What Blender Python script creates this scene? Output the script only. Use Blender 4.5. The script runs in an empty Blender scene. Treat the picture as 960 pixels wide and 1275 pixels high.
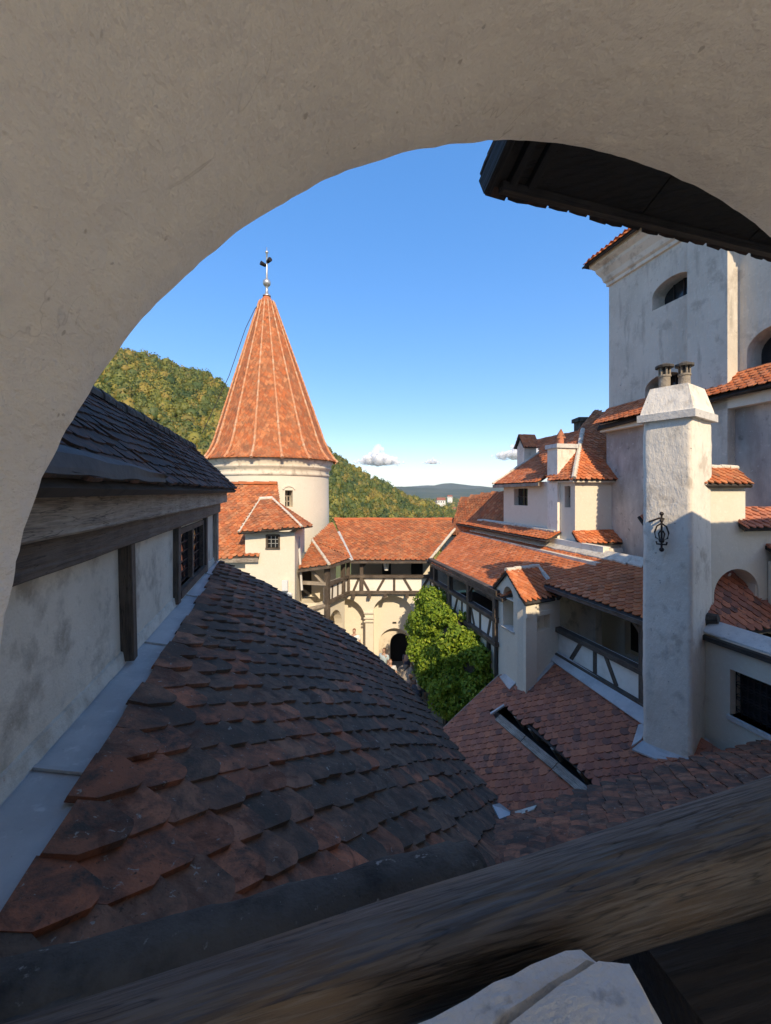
import bpy, math, random
import numpy as np
from mathutils import Vector, Matrix, noise
random.seed(7); RNG = np.random.default_rng(7)
S = bpy.context.scene
COL = S.collection
R = math.radians
# ------------------------------------------------------------------ camera, sky, sun, exposure
F_PX, HZ, IW, IH = 520.0, 612.0, 960.0, 1275.0
cam = bpy.data.cameras.new('camera'); cam_o = bpy.data.objects.new('camera', cam); COL.objects.link(cam_o)
cam_o.location = (0, 0, 0); cam_o.rotation_euler = (R(90), 0, 0)
cam.sensor_fit = 'VERTICAL'; cam.sensor_height = 24.0; cam.lens = 24.0 * F_PX / IH
cam.shift_y = (HZ - IH / 2) / IH
cam.clip_start = 0.02; cam.clip_end = 60000
S.camera = cam_o
SUN = Vector((0.21, -0.781, 0.588)).normalized()          # towards the sun
world = bpy.data.worlds.new('World'); S.world = world; world.use_nodes = True
wn = world.node_tree.nodes; wl = world.node_tree.links; wn.clear()
sky = wn.new('ShaderNodeTexSky'); sky.sky_type = 'NISHITA'; sky.sun_disc = False
sky.sun_elevation = math.asin(SUN.z); sky.sun_rotation = math.atan2(SUN.x, SUN.y)
sky.altitude = 1500; sky.air_density = 1.0; sky.dust_density = 1.2; sky.ozone_density = 4.0
bg = wn.new('ShaderNodeBackground'); bg.inputs['Strength'].default_value = 0.15
wo = wn.new('ShaderNodeOutputWorld')
g_ = wn.new('ShaderNodeGamma'); g_.inputs[1].default_value = .48; h_ = wn.new('ShaderNodeHueSaturation'); h_.inputs['Saturation'].default_value = 1.9; h_.inputs['Hue'].default_value = .515; h_.inputs['Value'].default_value = 1.7
wl.new(sky.outputs[0], g_.inputs[0]); wl.new(g_.outputs[0], h_.inputs['Color']); wl.new(h_.outputs[0], bg.inputs[0]); wl.new(bg.outputs[0], wo.inputs[0])
sl = bpy.data.lights.new('sun', 'SUN'); sl.energy = 2.0; sl.angle = R(0.55); sl.color = (1.0, 0.88, 0.70)
so = bpy.data.objects.new('sun', sl); COL.objects.link(so)
so.rotation_euler = SUN.to_track_quat('Z', 'Y').to_euler(); so.location = (20, -40, 40)
S.view_settings.view_transform = 'Standard'; S.view_settings.look = 'None'
S.view_settings.exposure = 1.3; S.view_settings.gamma = 1.0
S.view_settings.use_white_balance = True; S.view_settings.white_balance_temperature = 7600; S.view_settings.white_balance_tint = 10   # camera balanced a little warm, as phones do in shade
S.render.engine = 'CYCLES'
S.cycles.max_bounces = 8; S.cycles.diffuse_bounces = 4; S.cycles.transparent_max_bounces = 40

# ------------------------------------------------------------------ helpers
def ray(u, v): return Vector(((u - 480) / F_PX, 1.0, -(v - HZ) / F_PX))
def at(u, v, Y): return ray(u, v) * Y
WM = {}
def link(o, parent=None, m=None):
    COL.objects.link(o)
    m = m or Matrix.Identity(4)
    if parent is not None:
        o.parent = parent; o.matrix_parent_inverse = WM[parent.as_pointer()].inverted()
    o.matrix_basis = m; WM[o.as_pointer()] = m
    return o
def tag(o, label, cat, group=None, kind=None):
    if label: o['label'] = label
    if cat: o['category'] = cat
    if group: o['group'] = group
    if kind: o['kind'] = kind
    return o
def thing(name, loc, label, cat, group=None):
    o = bpy.data.objects.new(name, None); o.empty_display_size = 0.2
    link(o, None, Matrix.Translation(Vector(loc)))
    return tag(o, label, cat, group)
def mesh_of(name, V, F, mat, smooth=False, rnd=None):
    me = bpy.data.meshes.new(name); me.from_pydata([tuple(v) for v in V], [], F)
    if mat: me.materials.append(mat)
    if smooth: me.polygons.foreach_set('use_smooth', [True] * len(me.polygons))
    if rnd is not None:
        a = me.attributes.new('rnd', 'FLOAT', 'FACE'); a.data.foreach_set('value', rnd)
    me.update(); return me
def obj(name, V, F, mat, parent=None, smooth=False, rnd=None, m=None):
    return link(bpy.data.objects.new(name, mesh_of(name, V, F, mat, smooth, rnd)), parent, m)
class MB:
    def __init__(s): s.V = []; s.F = []
    def add(s, V, F):
        k = len(s.V); s.V += [Vector(v) for v in V]; s.F += [tuple(i + k for i in f) for f in F]; return s
    def hexa(s, c8):       # bottom 4 ccw, top 4 ccw
        return s.add(c8, [(3, 2, 1, 0), (4, 5, 6, 7), (0, 1, 5, 4), (1, 2, 6, 5), (2, 3, 7, 6), (3, 0, 4, 7)])
    def prism(s, poly, vec):
        n = len(poly); vec = Vector(vec); P = [Vector(p) for p in poly]
        return s.add(P + [p + vec for p in P], [tuple(range(n - 1, -1, -1)), tuple(range(n, 2 * n))] + [(i, (i + 1) % n, n + (i + 1) % n, n + i) for i in range(n)])
    def tube(s, pts, r, n=8, cap=True):
        pts = [Vector(p) for p in pts]; rs = r if isinstance(r, (list, tuple)) else [r] * len(pts)
        k = len(s.V); up = None
        for i, p in enumerate(pts):
            t = (pts[min(i + 1, len(pts) - 1)] - pts[max(i - 1, 0)]).normalized()
            if up is None: up = Vector((0, 0, 1)) if abs(t.z) < .9 else Vector((1, 0, 0))
            x = t.cross(up).normalized(); y = x.cross(t)
            for j in range(n):
                a = 2 * math.pi * j / n; s.V.append(p + (x * math.cos(a) + y * math.sin(a)) * rs[i])
        for i in range(len(pts) - 1):
            for j in range(n):
                a = k + i * n + j; b = k + i * n + (j + 1) % n; s.F.append((a, b, b + n, a + n))
        if cap:
            s.F.append(tuple(k + j for j in range(n - 1, -1, -1))); e = k + (len(pts) - 1) * n; s.F.append(tuple(e + j for j in range(n)))
        return s
    def revolve(s, c, prof, n=32, a0=0, a1=2 * math.pi):
        k = len(s.V); full = abs(a1 - a0 - 2 * math.pi) < 1e-6; m = n if full else n + 1
        for (r, z) in prof:
            for j in range(m):
                a = a0 + (a1 - a0) * j / n; s.V.append(Vector((c[0] + r * math.cos(a), c[1] + r * math.sin(a), z)))
        for i in range(len(prof) - 1):
            for j in range(n):
                a = k + i * m + j; b = k + i * m + (j + 1) % m; s.F.append((a, b, b + m, a + m))
        return s
    def build(s, name, mat, parent=None, smooth=False, m=None): return obj(name, s.V, s.F, mat, parent, smooth, None, m)
class Frame:               # a along the wall, z up, d outward
    def __init__(s, o, g):
        s.o = Vector((o[0], o[1], 0)); s.g = Vector((g[0], g[1], 0)).normalized(); s.n = Vector((s.g.y, -s.g.x, 0))
    def flip(s): s.n = -s.n; return s
    def p(s, a, z, d=0.0): return s.o + s.g * a + s.n * d + Vector((0, 0, z))
    def box(s, mb, a0, a1, z0, z1, d0, d1):
        return mb.hexa([s.p(a0, z0, d0), s.p(a1, z0, d0), s.p(a1, z0, d1), s.p(a0, z0, d1), s.p(a0, z1, d0), s.p(a1, z1, d0), s.p(a1, z1, d1), s.p(a0, z1, d1)])
    def obox(s, name, a0, a1, z0, z1, d0, d1, mat, parent): return s.box(MB(), a0, a1, z0, z1, d0, d1).build(name, mat, parent)
    def a_at(s, u):        # where the camera's column u crosses the wall
        k = (u - 480) / F_PX; return (k * s.o.y - s.o.x) / (s.g.x - k * s.g.y)
    def wall(s, mb, a0, a1, z0, z1, th, openings=(), d=0.0):
        # openings: (aL, aR, z_bottom, z_spring, rise)
        def q(A, B, C, D): mb.add([A, B, C, D], [(0, 1, 2, 3)])
        def solid(x0, x1, y0, y1):
            q(s.p(x0, y0, d), s.p(x1, y0, d), s.p(x1, y1, d), s.p(x0, y1, d)); q(s.p(x1, y0, d - th), s.p(x0, y0, d - th), s.p(x0, y1, d - th), s.p(x1, y1, d - th))
        x = a0
        for (l, r, zb, zs, rise) in sorted(openings):
            solid(x, l, z0, z1)
            if zb > z0: solid(l, r, z0, zb); q(s.p(l, zb, d), s.p(r, zb, d), s.p(r, zb, d - th), s.p(l, zb, d - th))
            n = 14 if rise > 0 else 1; c = (l + r) / 2; h = (r - l) / 2
            pr = [(l + (r - l) * i / n) for i in range(n + 1)]
            if rise > 0: pr = [c - h * math.cos(math.pi * i / n) for i in range(n + 1)]
            pz = [zs + rise * math.sqrt(max(0, 1 - ((t - c) / h) ** 2)) for t in pr]
            for i in range(n):
                for dd in (d, d - th): q(s.p(pr[i], pz[i], dd), s.p(pr[i + 1], pz[i + 1], dd), s.p(pr[i + 1], z1, dd), s.p(pr[i], z1, dd))
                q(s.p(pr[i], pz[i], d), s.p(pr[i + 1], pz[i + 1], d), s.p(pr[i + 1], pz[i + 1], d - th), s.p(pr[i], pz[i], d - th))
            q(s.p(l, zb, d), s.p(l, zs, d), s.p(l, zs, d - th), s.p(l, zb, d - th)); q(s.p(r, zb, d), s.p(r, zs, d), s.p(r, zs, d - th), s.p(r, zb, d - th))
            x = r
        solid(x, a1, z0, z1)
        for (A, B) in ((a0, a0), (a1, a1)): q(s.p(A, z0, d), s.p(A, z1, d), s.p(A, z1, d - th), s.p(A, z0, d - th))
        q(s.p(a0, z1, d), s.p(a1, z1, d), s.p(a1, z1, d - th), s.p(a0, z1, d - th))
        return mb
def timber(name, p0, p1, w, h, mat, parent=None, up=(0, 0, 1), wob=0.0):
    p0 = Vector(p0); p1 = Vector(p1); x = (p1 - p0); L = x.length; x.normalize(); up = Vector(up)
    if abs(x.dot(up)) > .95: up = Vector((0, 1, 0))
    y = up.cross(x).normalized(); z = x.cross(y)
    m = Matrix((x, y, z)).transposed().to_4x4(); m.translation = p0
    n = 1 if wob == 0 else max(4, int(L / .12)); V = []; Fs = []; b = min(w, h) * .06
    for i in range(n + 1):
        q = [(-w / 2 + b, -h / 2), (w / 2 - b, -h / 2), (w / 2, -h / 2 + b), (w / 2, h / 2 - b), (w / 2 - b, h / 2), (-w / 2 + b, h / 2), (-w / 2, h / 2 - b), (-w / 2, -h / 2 + b)]
        for (yy, zz) in q:
            k = wob * noise.noise(Vector((L * i / n * 1.3 + p0.x, yy * 6, zz * 6)))
            V.append((L * i / n, yy * (1 + k), zz * (1 + k)))
    for i in range(n):
        for j in range(8): a = i * 8 + j; c = i * 8 + (j + 1) % 8; Fs.append((a, a + 8, c + 8, c))
    Fs += [tuple(range(8)), tuple(range(n * 8 + 7, n * 8 - 1, -1))]
    return obj(name, V, Fs, mat, parent, False, None, m)

# ------------------------------------------------------------------ materials
def nodes(name):
    m = bpy.data.materials.new(name); m.use_nodes = True; nt = m.node_tree
    b = nt.nodes['Principled BSDF']; return m, nt, b
def N(nt, t, **k):
    n = nt.nodes.new(t)
    for a, v in k.items():
        if a in n.inputs: n.inputs[a].default_value = v
        else: setattr(n, a, v)
    return n
def ramp(nt, fac, stops, interp='LINEAR'):
    r = nt.nodes.new('ShaderNodeValToRGB'); r.color_ramp.interpolation = interp
    e = r.color_ramp.elements
    while len(e) < len(stops): e.new(0.5)
    for i, (p, c) in enumerate(stops): e[i].position = p; e[i].color = c if len(c) == 4 else (*c, 1)
    nt.links.new(fac, r.inputs[0]); return r.outputs[0]
def mixc(nt, fac, a, b, mode='MIX'):
    x = nt.nodes.new('ShaderNodeMix'); x.data_type = 'RGBA'; x.blend_type = mode
    for s, v in ((0, fac), (6, a), (7, b)):
        if hasattr(v, 'links'): nt.links.new(v, x.inputs[s])
        else: x.inputs[s].default_value = v if s == 0 else (*v, 1)
    return x.outputs[2]
def noise_n(nt, co, scale, detail=6, rough=.6, dist=0.0):
    n = N(nt, 'ShaderNodeTexNoise', Scale=scale, Detail=detail, Roughness=rough, Distortion=dist); nt.links.new(co, n.inputs['Vector']); return n.outputs[0]
def bump(nt, b, hs, dist=0.02, strength=.6):
    bn = N(nt, 'ShaderNodeBump', Strength=strength, Distance=dist); nt.links.new(hs, bn.inputs['Height']); nt.links.new(bn.outputs[0], b.inputs['Normal'])
def layered(name, base, layers, rough=.85, bumps=((30, .5),), bdist=.01, bstr=.5, metal=0.0, coord='pos', stretch=None):
    m, nt, b = nodes(name)
    if coord == 'pos': co = N(nt, 'ShaderNodeNewGeometry').outputs['Position']
    else: co = N(nt, 'ShaderNodeTexCoord').outputs['Object']
    if stretch:
        mp = N(nt, 'ShaderNodeMapping'); mp.inputs['Scale'].default_value = stretch; nt.links.new(co, mp.inputs[0]); co2 = mp.outputs[0]
    else: co2 = co
    c = base
    for (sc, colr, lo, hi, *st) in layers:
        f = ramp(nt, noise_n(nt, co2 if st else co, sc, 8, .62), [(lo, (0, 0, 0)), (hi, (1, 1, 1))]); c = mixc(nt, f, c, colr)
    if hasattr(c, 'links'): nt.links.new(c, b.inputs['Base Color'])
    else: b.inputs['Base Color'].default_value = (*c, 1)
    b.inputs['Roughness'].default_value = rough; b.inputs['Metallic'].default_value = metal
    h = None
    for (sc, wgt) in bumps:
        n = noise_n(nt, co2, sc, 6, .6); mu = N(nt, 'ShaderNodeMath', operation='MULTIPLY'); nt.links.new(n, mu.inputs[0]); mu.inputs[1].default_value = wgt
        if h is None: h = mu.outputs[0]
        else:
            ad = N(nt, 'ShaderNodeMath', operation='ADD'); nt.links.new(h, ad.inputs[0]); nt.links.new(mu.outputs[0], ad.inputs[1]); h = ad.outputs[0]
    if h is not None: bump(nt, b, h, bdist, bstr)
    return m
def tile_mat(name, cols, lichen, lo, hi, dark=(.03, .025, .022), dlo=.5, dhi=.75, lsc=9.0, spots=None):
    m, nt, b = nodes(name); pos = N(nt, 'ShaderNodeNewGeometry').outputs['Position']
    at_ = N(nt, 'ShaderNodeAttribute', attribute_name='rnd'); oi = N(nt, 'ShaderNodeObjectInfo')
    ad = N(nt, 'ShaderNodeMath', operation='ADD'); nt.links.new(at_.outputs['Fac'], ad.inputs[0]); nt.links.new(oi.outputs['Random'], ad.inputs[1])
    fr = N(nt, 'ShaderNodeMath', operation='FRACT'); nt.links.new(ad.outputs[0], fr.inputs[0])
    wpos = pos; vs = N(nt, 'ShaderNodeVectorMath', operation='SCALE'); vs.inputs[0].default_value = (41.0, 23.0, 31.0); nt.links.new(fr.outputs[0], vs.inputs['Scale'])
    va = N(nt, 'ShaderNodeVectorMath', operation='ADD'); nt.links.new(pos, va.inputs[0]); nt.links.new(vs.outputs[0], va.inputs[1]); pos = va.outputs[0]
    n = len(cols); c = ramp(nt, fr.outputs[0], [(i / (n - 1), k) for i, k in enumerate(cols)])
    c = mixc(nt, ramp(nt, noise_n(nt, wpos, 2.1, 5), [(dlo, (0, 0, 0)), (dhi, (1, 1, 1))]), c, dark)
    big = ramp(nt, noise_n(nt, pos, lsc, 9, .7, .4), [(lo, (0, 0, 0)), (hi, (1, 1, 1))]); c = mixc(nt, big, c, lichen)
    sp = ramp(nt, noise_n(nt, pos, 46, 4, .6), [(.62, (0, 0, 0)), (.7, (1, 1, 1))])
    c = mixc(nt, sp, c, tuple(x * .45 for x in cols[n // 2]))
    if spots:
        c = mixc(nt, ramp(nt, noise_n(nt, pos, 21, 5, .65, .6), [(.645, (0, 0, 0)), (.68, (1, 1, 1))]), c, spots)
        c = mixc(nt, ramp(nt, noise_n(nt, pos, 3.3, 7, .7, 1.0), [(.52, (0, 0, 0)), (.66, (.85, .85, .85))]), c, tuple(x * .25 for x in cols[0]))
    nt.links.new(c, b.inputs['Base Color']); b.inputs['Roughness'].default_value = .88
    bump(nt, b, noise_n(nt, pos, 60, 6, .65), .008, .8)
    return m
def wood_mat(name, c0, c1, c2, sc=1.0, rough=.75):
    m, nt, b = nodes(name); co = N(nt, 'ShaderNodeTexCoord').outputs['Object']
    mp = N(nt, 'ShaderNodeMapping'); mp.inputs['Scale'].default_value = (.55 * sc, 7 * sc, 7 * sc); nt.links.new(co, mp.inputs[0])
    w = N(nt, 'ShaderNodeTexWave', wave_type='RINGS', rings_direction='X', Scale=1.6, Distortion=7.0, Detail=3.0); w.inputs['Detail Scale'].default_value = 1.2; nt.links.new(mp.outputs[0], w.inputs[0])
    mp2 = N(nt, 'ShaderNodeMapping'); mp2.inputs['Scale'].default_value = (3.5, 60, 60); nt.links.new(co, mp2.inputs[0])
    fib = noise_n(nt, mp2.outputs[0], 1.5, 5, .7); blot = noise_n(nt, co, 2.3, 5, .6)
    c = mixc(nt, w.outputs[1], c0, c1); c = mixc(nt, ramp(nt, fib, [(.42, (0, 0, 0)), (.75, (1, 1, 1))]), c, tuple(x * .35 for x in c0))
    c = mixc(nt, ramp(nt, blot, [(.45, (0, 0, 0)), (.68, (1, 1, 1))]), c, c2)
    mp3 = N(nt, 'ShaderNodeMapping'); mp3.inputs['Scale'].default_value = (1.6, 24, 24); nt.links.new(co, mp3.inputs[0]); sp = noise_n(nt, mp3.outputs[0], 1.0, 3, .5)
    c = mixc(nt, ramp(nt, sp, [(.485, (0, 0, 0)), (.5, (1, 1, 1)), (.515, (0, 0, 0))]), c, tuple(x * .15 for x in c0))
    mp4 = N(nt, 'ShaderNodeMapping'); mp4.inputs['Scale'].default_value = (5, 130, 130); nt.links.new(co, mp4.inputs[0])
    c = mixc(nt, ramp(nt, noise_n(nt, mp4.outputs[0], 1.0, 3, .6), [(.5, (0, 0, 0)), (.58, (.4, .4, .4))]), c, tuple(min(1, x * 1.45) for x in c0))
    nt.links.new(c, b.inputs['Base Color']); b.inputs['Roughness'].default_value = rough
    mu = N(nt, 'ShaderNodeMath', operation='ADD'); nt.links.new(fib, mu.inputs[0]); nt.links.new(w.outputs[1], mu.inputs[1]); bump(nt, b, mu.outputs[0], .006, .8)
    return m
M = {}
M['arch'] = layered('arch_plaster', (.84, .805, .76), [(1.3, (.75, .715, .67), .42, .7), (.55, (.66, .625, .58), .5, .7), (18, (.90, .85, .77), .55, .8), (7, (.58, .52, .455), .66, .8)], .9, ((3, 1.0), (9, .5), (30, .16), (150, .06)), .05, .75, stretch=(1, 1, 2.2))
def arch_detail(m):
    nt = m.node_tree; b = nt.nodes['Principled BSDF']; pos = N(nt, 'ShaderNodeNewGeometry').outputs['Position']; base = b.inputs['Base Color'].links[0].from_socket
    wv = noise_n(nt, pos, 2.3, 4, .55, .8); cr = ramp(nt, wv, [(.4965, (0, 0, 0)), (.5, (1, 1, 1)), (.5035, (0, 0, 0))]); gate = ramp(nt, noise_n(nt, pos, 1.1, 3), [(.52, (0, 0, 0)), (.62, (.55, .55, .55))])
    mu = N(nt, 'ShaderNodeMath', operation='MULTIPLY'); nt.links.new(cr, mu.inputs[0]); nt.links.new(gate, mu.inputs[1])
    c = mixc(nt, mu.outputs[0], base, (.30, .27, .24))
    sp = ramp(nt, noise_n(nt, pos, 33, 2, .5), [(.72, (0, 0, 0)), (.76, (.6, .6, .6))]); c = mixc(nt, sp, c, (.34, .31, .28))
    nt.links.new(c, b.inputs['Base Color'])
arch_detail(M['arch'])
M['plaster'] = layered('lime_plaster', (.74, .675, .555), [(.7, (.71, .64, .52), .42, .7), (3.5, (.56, .50, .40), .6, .8), (14, (.84, .79, .68), .55, .8)], .92, ((6, 1.0), (40, .3)), .02, .45)
M['plaster_grey'] = layered('grey_plaster', (.86, .79, .68), [(.8, (.74, .67, .565), .4, .66), (4.2, (.52, .465, .39), .56, .74, 1), (1.7, (.60, .53, .44), .56, .66), (11, (.89, .83, .73), .55, .8), (9, (.34, .31, .27), .66, .72)], .92, ((5, 1.0), (16, .45), (48, .25)), .035, .7, stretch=(1, 1, .55))
M['plaster_tower'] = layered('tower_plaster', (.66, .595, .50), [(.8, (.56, .50, .415), .4, .66), (3.4, (.40, .355, .295), .55, .72, 1), (1.7, (.46, .405, .335), .55, .66), (11, (.74, .68, .59), .55, .8), (9, (.28, .25, .21), .66, .72)], .92, ((5, 1.0), (16, .6), (48, .3)), .04, .8, stretch=(1, 1, .2))
M['plaster_dirty'] = layered('weathered_plaster', (.74, .655, .53), [(.9, (.60, .52, .41), .42, .66), (2.1, (.42, .355, .275), .52, .64), (4, (.44, .39, .32), .58, .75), (22, (.82, .75, .64), .6, .8)], .92, ((7, 1.0), (50, .5)), .02, .6)
M['plaster_stained'] = layered('stained_plaster', (.60, .54, .48), [(.8, (.33, .29, .26), .42, .6, 1), (5, (.22, .20, .18), .6, .72), (9, (.72, .68, .62), .62, .75)], .92, ((6, 1.0), (40, .4)), .02, .5, stretch=(1, 1, .4))
M['panel'] = layered('panel_plaster', (.86, .82, .74), [(2.2, (.72, .67, .58), .5, .75)], .9, ((9, .6),), .01, .4)
M['stone_w'] = layered('limewashed_stone', (.66, .64, .60), [(6, (.50, .49, .47), .45, .62), (15, (.36, .35, .33), .62, .7), (3, (.72, .70, .66), .5, .7)], .9, ((9, 1.0), (60, .5)), .02, .9)
M['stone_d'] = layered('lichened_stone', (.085, .075, .063), [(5, (.035, .031, .027), .45, .6), (22, (.30, .29, .26), .63, .69), (2, (.13, .115, .095), .5, .7), (9, (.22, .21, .18), .66, .7)], .95, ((12, 1.0), (70, .5)), .02, .8)
M['stone'] = layered('courtyard_stone', (.34, .29, .23), [(1.5, (.25, .21, .16), .4, .65), (9, (.44, .39, .31), .58, .75)], .95, ((4, 1.0), (25, .5)), .05, .8)
M['mortar'] = layered('lime_mortar', (.66, .60, .50), [(6, (.50, .43, .34), .45, .65), (20, (.36, .20, .13), .64, .74)], .95, ((25, 1.0),), .02, .7)
M['hip_mortar'] = layered('tile_and_mortar', (.60, .25, .12), [(5, (.60, .42, .28), .45, .62), (14, (.40, .16, .08), .58, .7)], .95, ((25, 1.0),), .02, .7)
M['lead'] = layered('lead_sheet', (.58, .57, .55), [(2.2, (.47, .465, .455), .42, .62), (11, (.68, .665, .64), .58, .72), (34, (.26, .25, .24), .66, .74)], .6, ((3, 1.0), (22, .25)), .015, .35, .1)
M['sheet'] = layered('dark_sheet_metal', (.060, .054, .048), [(2.5, (.035, .032, .03), .4, .65), (9, (.10, .09, .08), .6, .75)], .7, ((4, 1.0),), .02, .5, 0)
M['wood'] = wood_mat('weathered_oak', (.36, .305, .245), (.21, .17, .135), (.42, .36, .29))
M['wood_rail'] = wood_mat('worn_rail_wood', (.115, .10, .085), (.055, .046, .038), (.10, .065, .038), 2.2, .6)
M['wood_dark'] = wood_mat('dark_oak', (.045, .036, .030), (.026, .021, .018), (.06, .048, .038))
M['wood_brown'] = wood_mat('brown_oak', (.11, .082, .062), (.06, .044, .034), (.15, .118, .092))
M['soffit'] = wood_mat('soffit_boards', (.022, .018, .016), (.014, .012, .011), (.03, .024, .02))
M['dark'] = layered('opening_shade', (.03, .027, .025), [], .9, ())  # near-black colour put in place of the shade inside openings
M['iron'] = layered('wrought_iron', (.035, .03, .03), [(30, (.09, .045, .03), .6, .7)], .6, ((40, .5),), .003, .4, .6)
M['steel'] = layered('pale_metal', (.55, .54, .52), [(8, (.42, .40, .37), .5, .7)], .4, (), metal=.7)
M['bark'] = layered('bark', (.09, .07, .05), [(9, (.05, .04, .03), .45, .6)], .95, ((18, 1.0),), .02, .9)
M['deck'] = layered('roof_battens', (.05, .042, .036), [(6, (.03, .026, .022), .5, .6)], .95, ())
M['white_box'] = layered('white_plastic', (.72, .72, .71), [], .5, ())
M['tile_dark'] = tile_mat('old_dark_tile', [(0.362, 0.119, 0.059), (0.22, 0.098, 0.056), (0.441, 0.144, 0.069), (0.189, 0.1, 0.063), (0.362, 0.164, 0.092), (0.536, 0.169, 0.08)], (.060, .046, .036), .44, .64, (.085, .056, .040), .5, .66, 5.0, (.30, .28, .24))
M['tile_black'] = tile_mat('sooty_tile', [(0.123, 0.058, 0.036), (0.083, 0.048, 0.034), (0.156, 0.067, 0.04), (0.069, 0.044, 0.031)], (.026, .024, .022), .45, .6, (.02, .019, .018), .45, .65, 6.0)
M['tile_mossy'] = tile_mat('lichen_black_tile', [(.20, .108, .068), (.145, .090, .060), (.24, .125, .076), (.125, .082, .056), (.21, .130, .086)], (.062, .050, .038), .42, .62, (.075, .054, .040), .46, .66, 5.0, (.26, .24, .20))
M['tile_red'] = tile_mat('red_tile', [(0.524, 0.176, 0.095), (0.413, 0.143, 0.083), (0.606, 0.215, 0.113), (0.358, 0.13, 0.083), (0.51, 0.195, 0.12), (0.207, 0.098, 0.073)], (.075, .052, .044), .55, .66, (.17, .08, .055), .58, .8)
M['tile_or'] = tile_mat('orange_tile', [(0.632, 0.172, 0.052), (0.539, 0.143, 0.048), (0.67, 0.218, 0.08), (0.465, 0.126, 0.048), (0.698, 0.26, 0.12), (0.577, 0.168, 0.06)], (.24, .11, .055), .55, .68, (.36, .125, .055), .5, .72)
M['tile_or2'] = tile_mat('aged_orange_tile', [(0.546, 0.151, 0.048), (0.44, 0.122, 0.044), (0.616, 0.218, 0.084), (0.37, 0.109, 0.044), (0.581, 0.235, 0.104), (0.282, 0.101, 0.048)], (.18, .10, .055), .53, .66, (.27, .105, .05), .48, .72)
def glass_mat():
    m, nt, b = nodes('old_window_glass'); b.inputs['Base Color'].default_value = (.02, .022, .025, 1); b.inputs['Roughness'].default_value = .08
    pos = N(nt, 'ShaderNodeNewGeometry').outputs['Position']; bump(nt, b, noise_n(nt, pos, 9, 3), .01, .4); return m
M['glass'] = glass_mat()
def leaf_mat(name, cols, trans=.35):
    m, nt, b = nodes(name); at_ = N(nt, 'ShaderNodeAttribute', attribute_name='rnd'); n = len(cols)
    c = ramp(nt, at_.outputs['Fac'], [(i / (n - 1), k) for i, k in enumerate(cols)])
    nt.links.new(c, b.inputs['Base Color']); b.inputs['Roughness'].default_value = .6
    t = N(nt, 'ShaderNodeBsdfTranslucent'); nt.links.new(c, t.inputs[0]); mx = N(nt, 'ShaderNodeMixShader'); mx.inputs[0].default_value = trans
    nt.links.new(b.outputs[0], mx.inputs[1]); nt.links.new(t.outputs[0], mx.inputs[2]); nt.links.new(mx.outputs[0], nt.nodes['Material Output'].inputs[0]); return m
M['ivy'] = leaf_mat('ivy_leaf', [(.06, .13, .012), (.16, .27, .022), (.28, .39, .03), (.13, .23, .018), (.42, .50, .06)])
M['forest'] = leaf_mat('autumn_wood', [(.045, .085, .022), (.10, .14, .03), (.19, .20, .036), (.08, .12, .026), (.29, .26, .045), (.34, .24, .05), (.085, .13, .032)], .25)

# ------------------------------------------------------------------ tiles
def poly_range(poly, b):
    xs = []
    n = len(poly)
    for i in range(n):
        (x0, y0), (x1, y1) = poly[i], poly[(i + 1) % n]
        if (y0 - b) * (y1 - b) <= 0 and abs(y1 - y0) > 1e-9: xs.append(x0 + (x1 - x0) * (b - y0) / (y1 - y0))
    return (min(xs), max(xs)) if len(xs) >= 2 else None
def in_poly(p, poly):
    c = False; n = len(poly)
    for i in range(n):
        (x0, y0), (x1, y1) = poly[i], poly[(i + 1) % n]
        if (y0 > p[1]) != (y1 > p[1]) and p[0] < (x1 - x0) * (p[1] - y0) / (y1 - y0) + x0: c = not c
    return c
def outline(w, e, blunt=.16, L=None):
    t = e * (1 - blunt * .6); L = L or e * 2.15
    return [(-w / 2, -L), (w / 2, -L), (w / 2, -t), (w * blunt * .9, -e * .07), (w * blunt * .35, 0), (-w * blunt * .35, 0), (-w * blunt * .9, -e * .07), (-w / 2, -t)]
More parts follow.
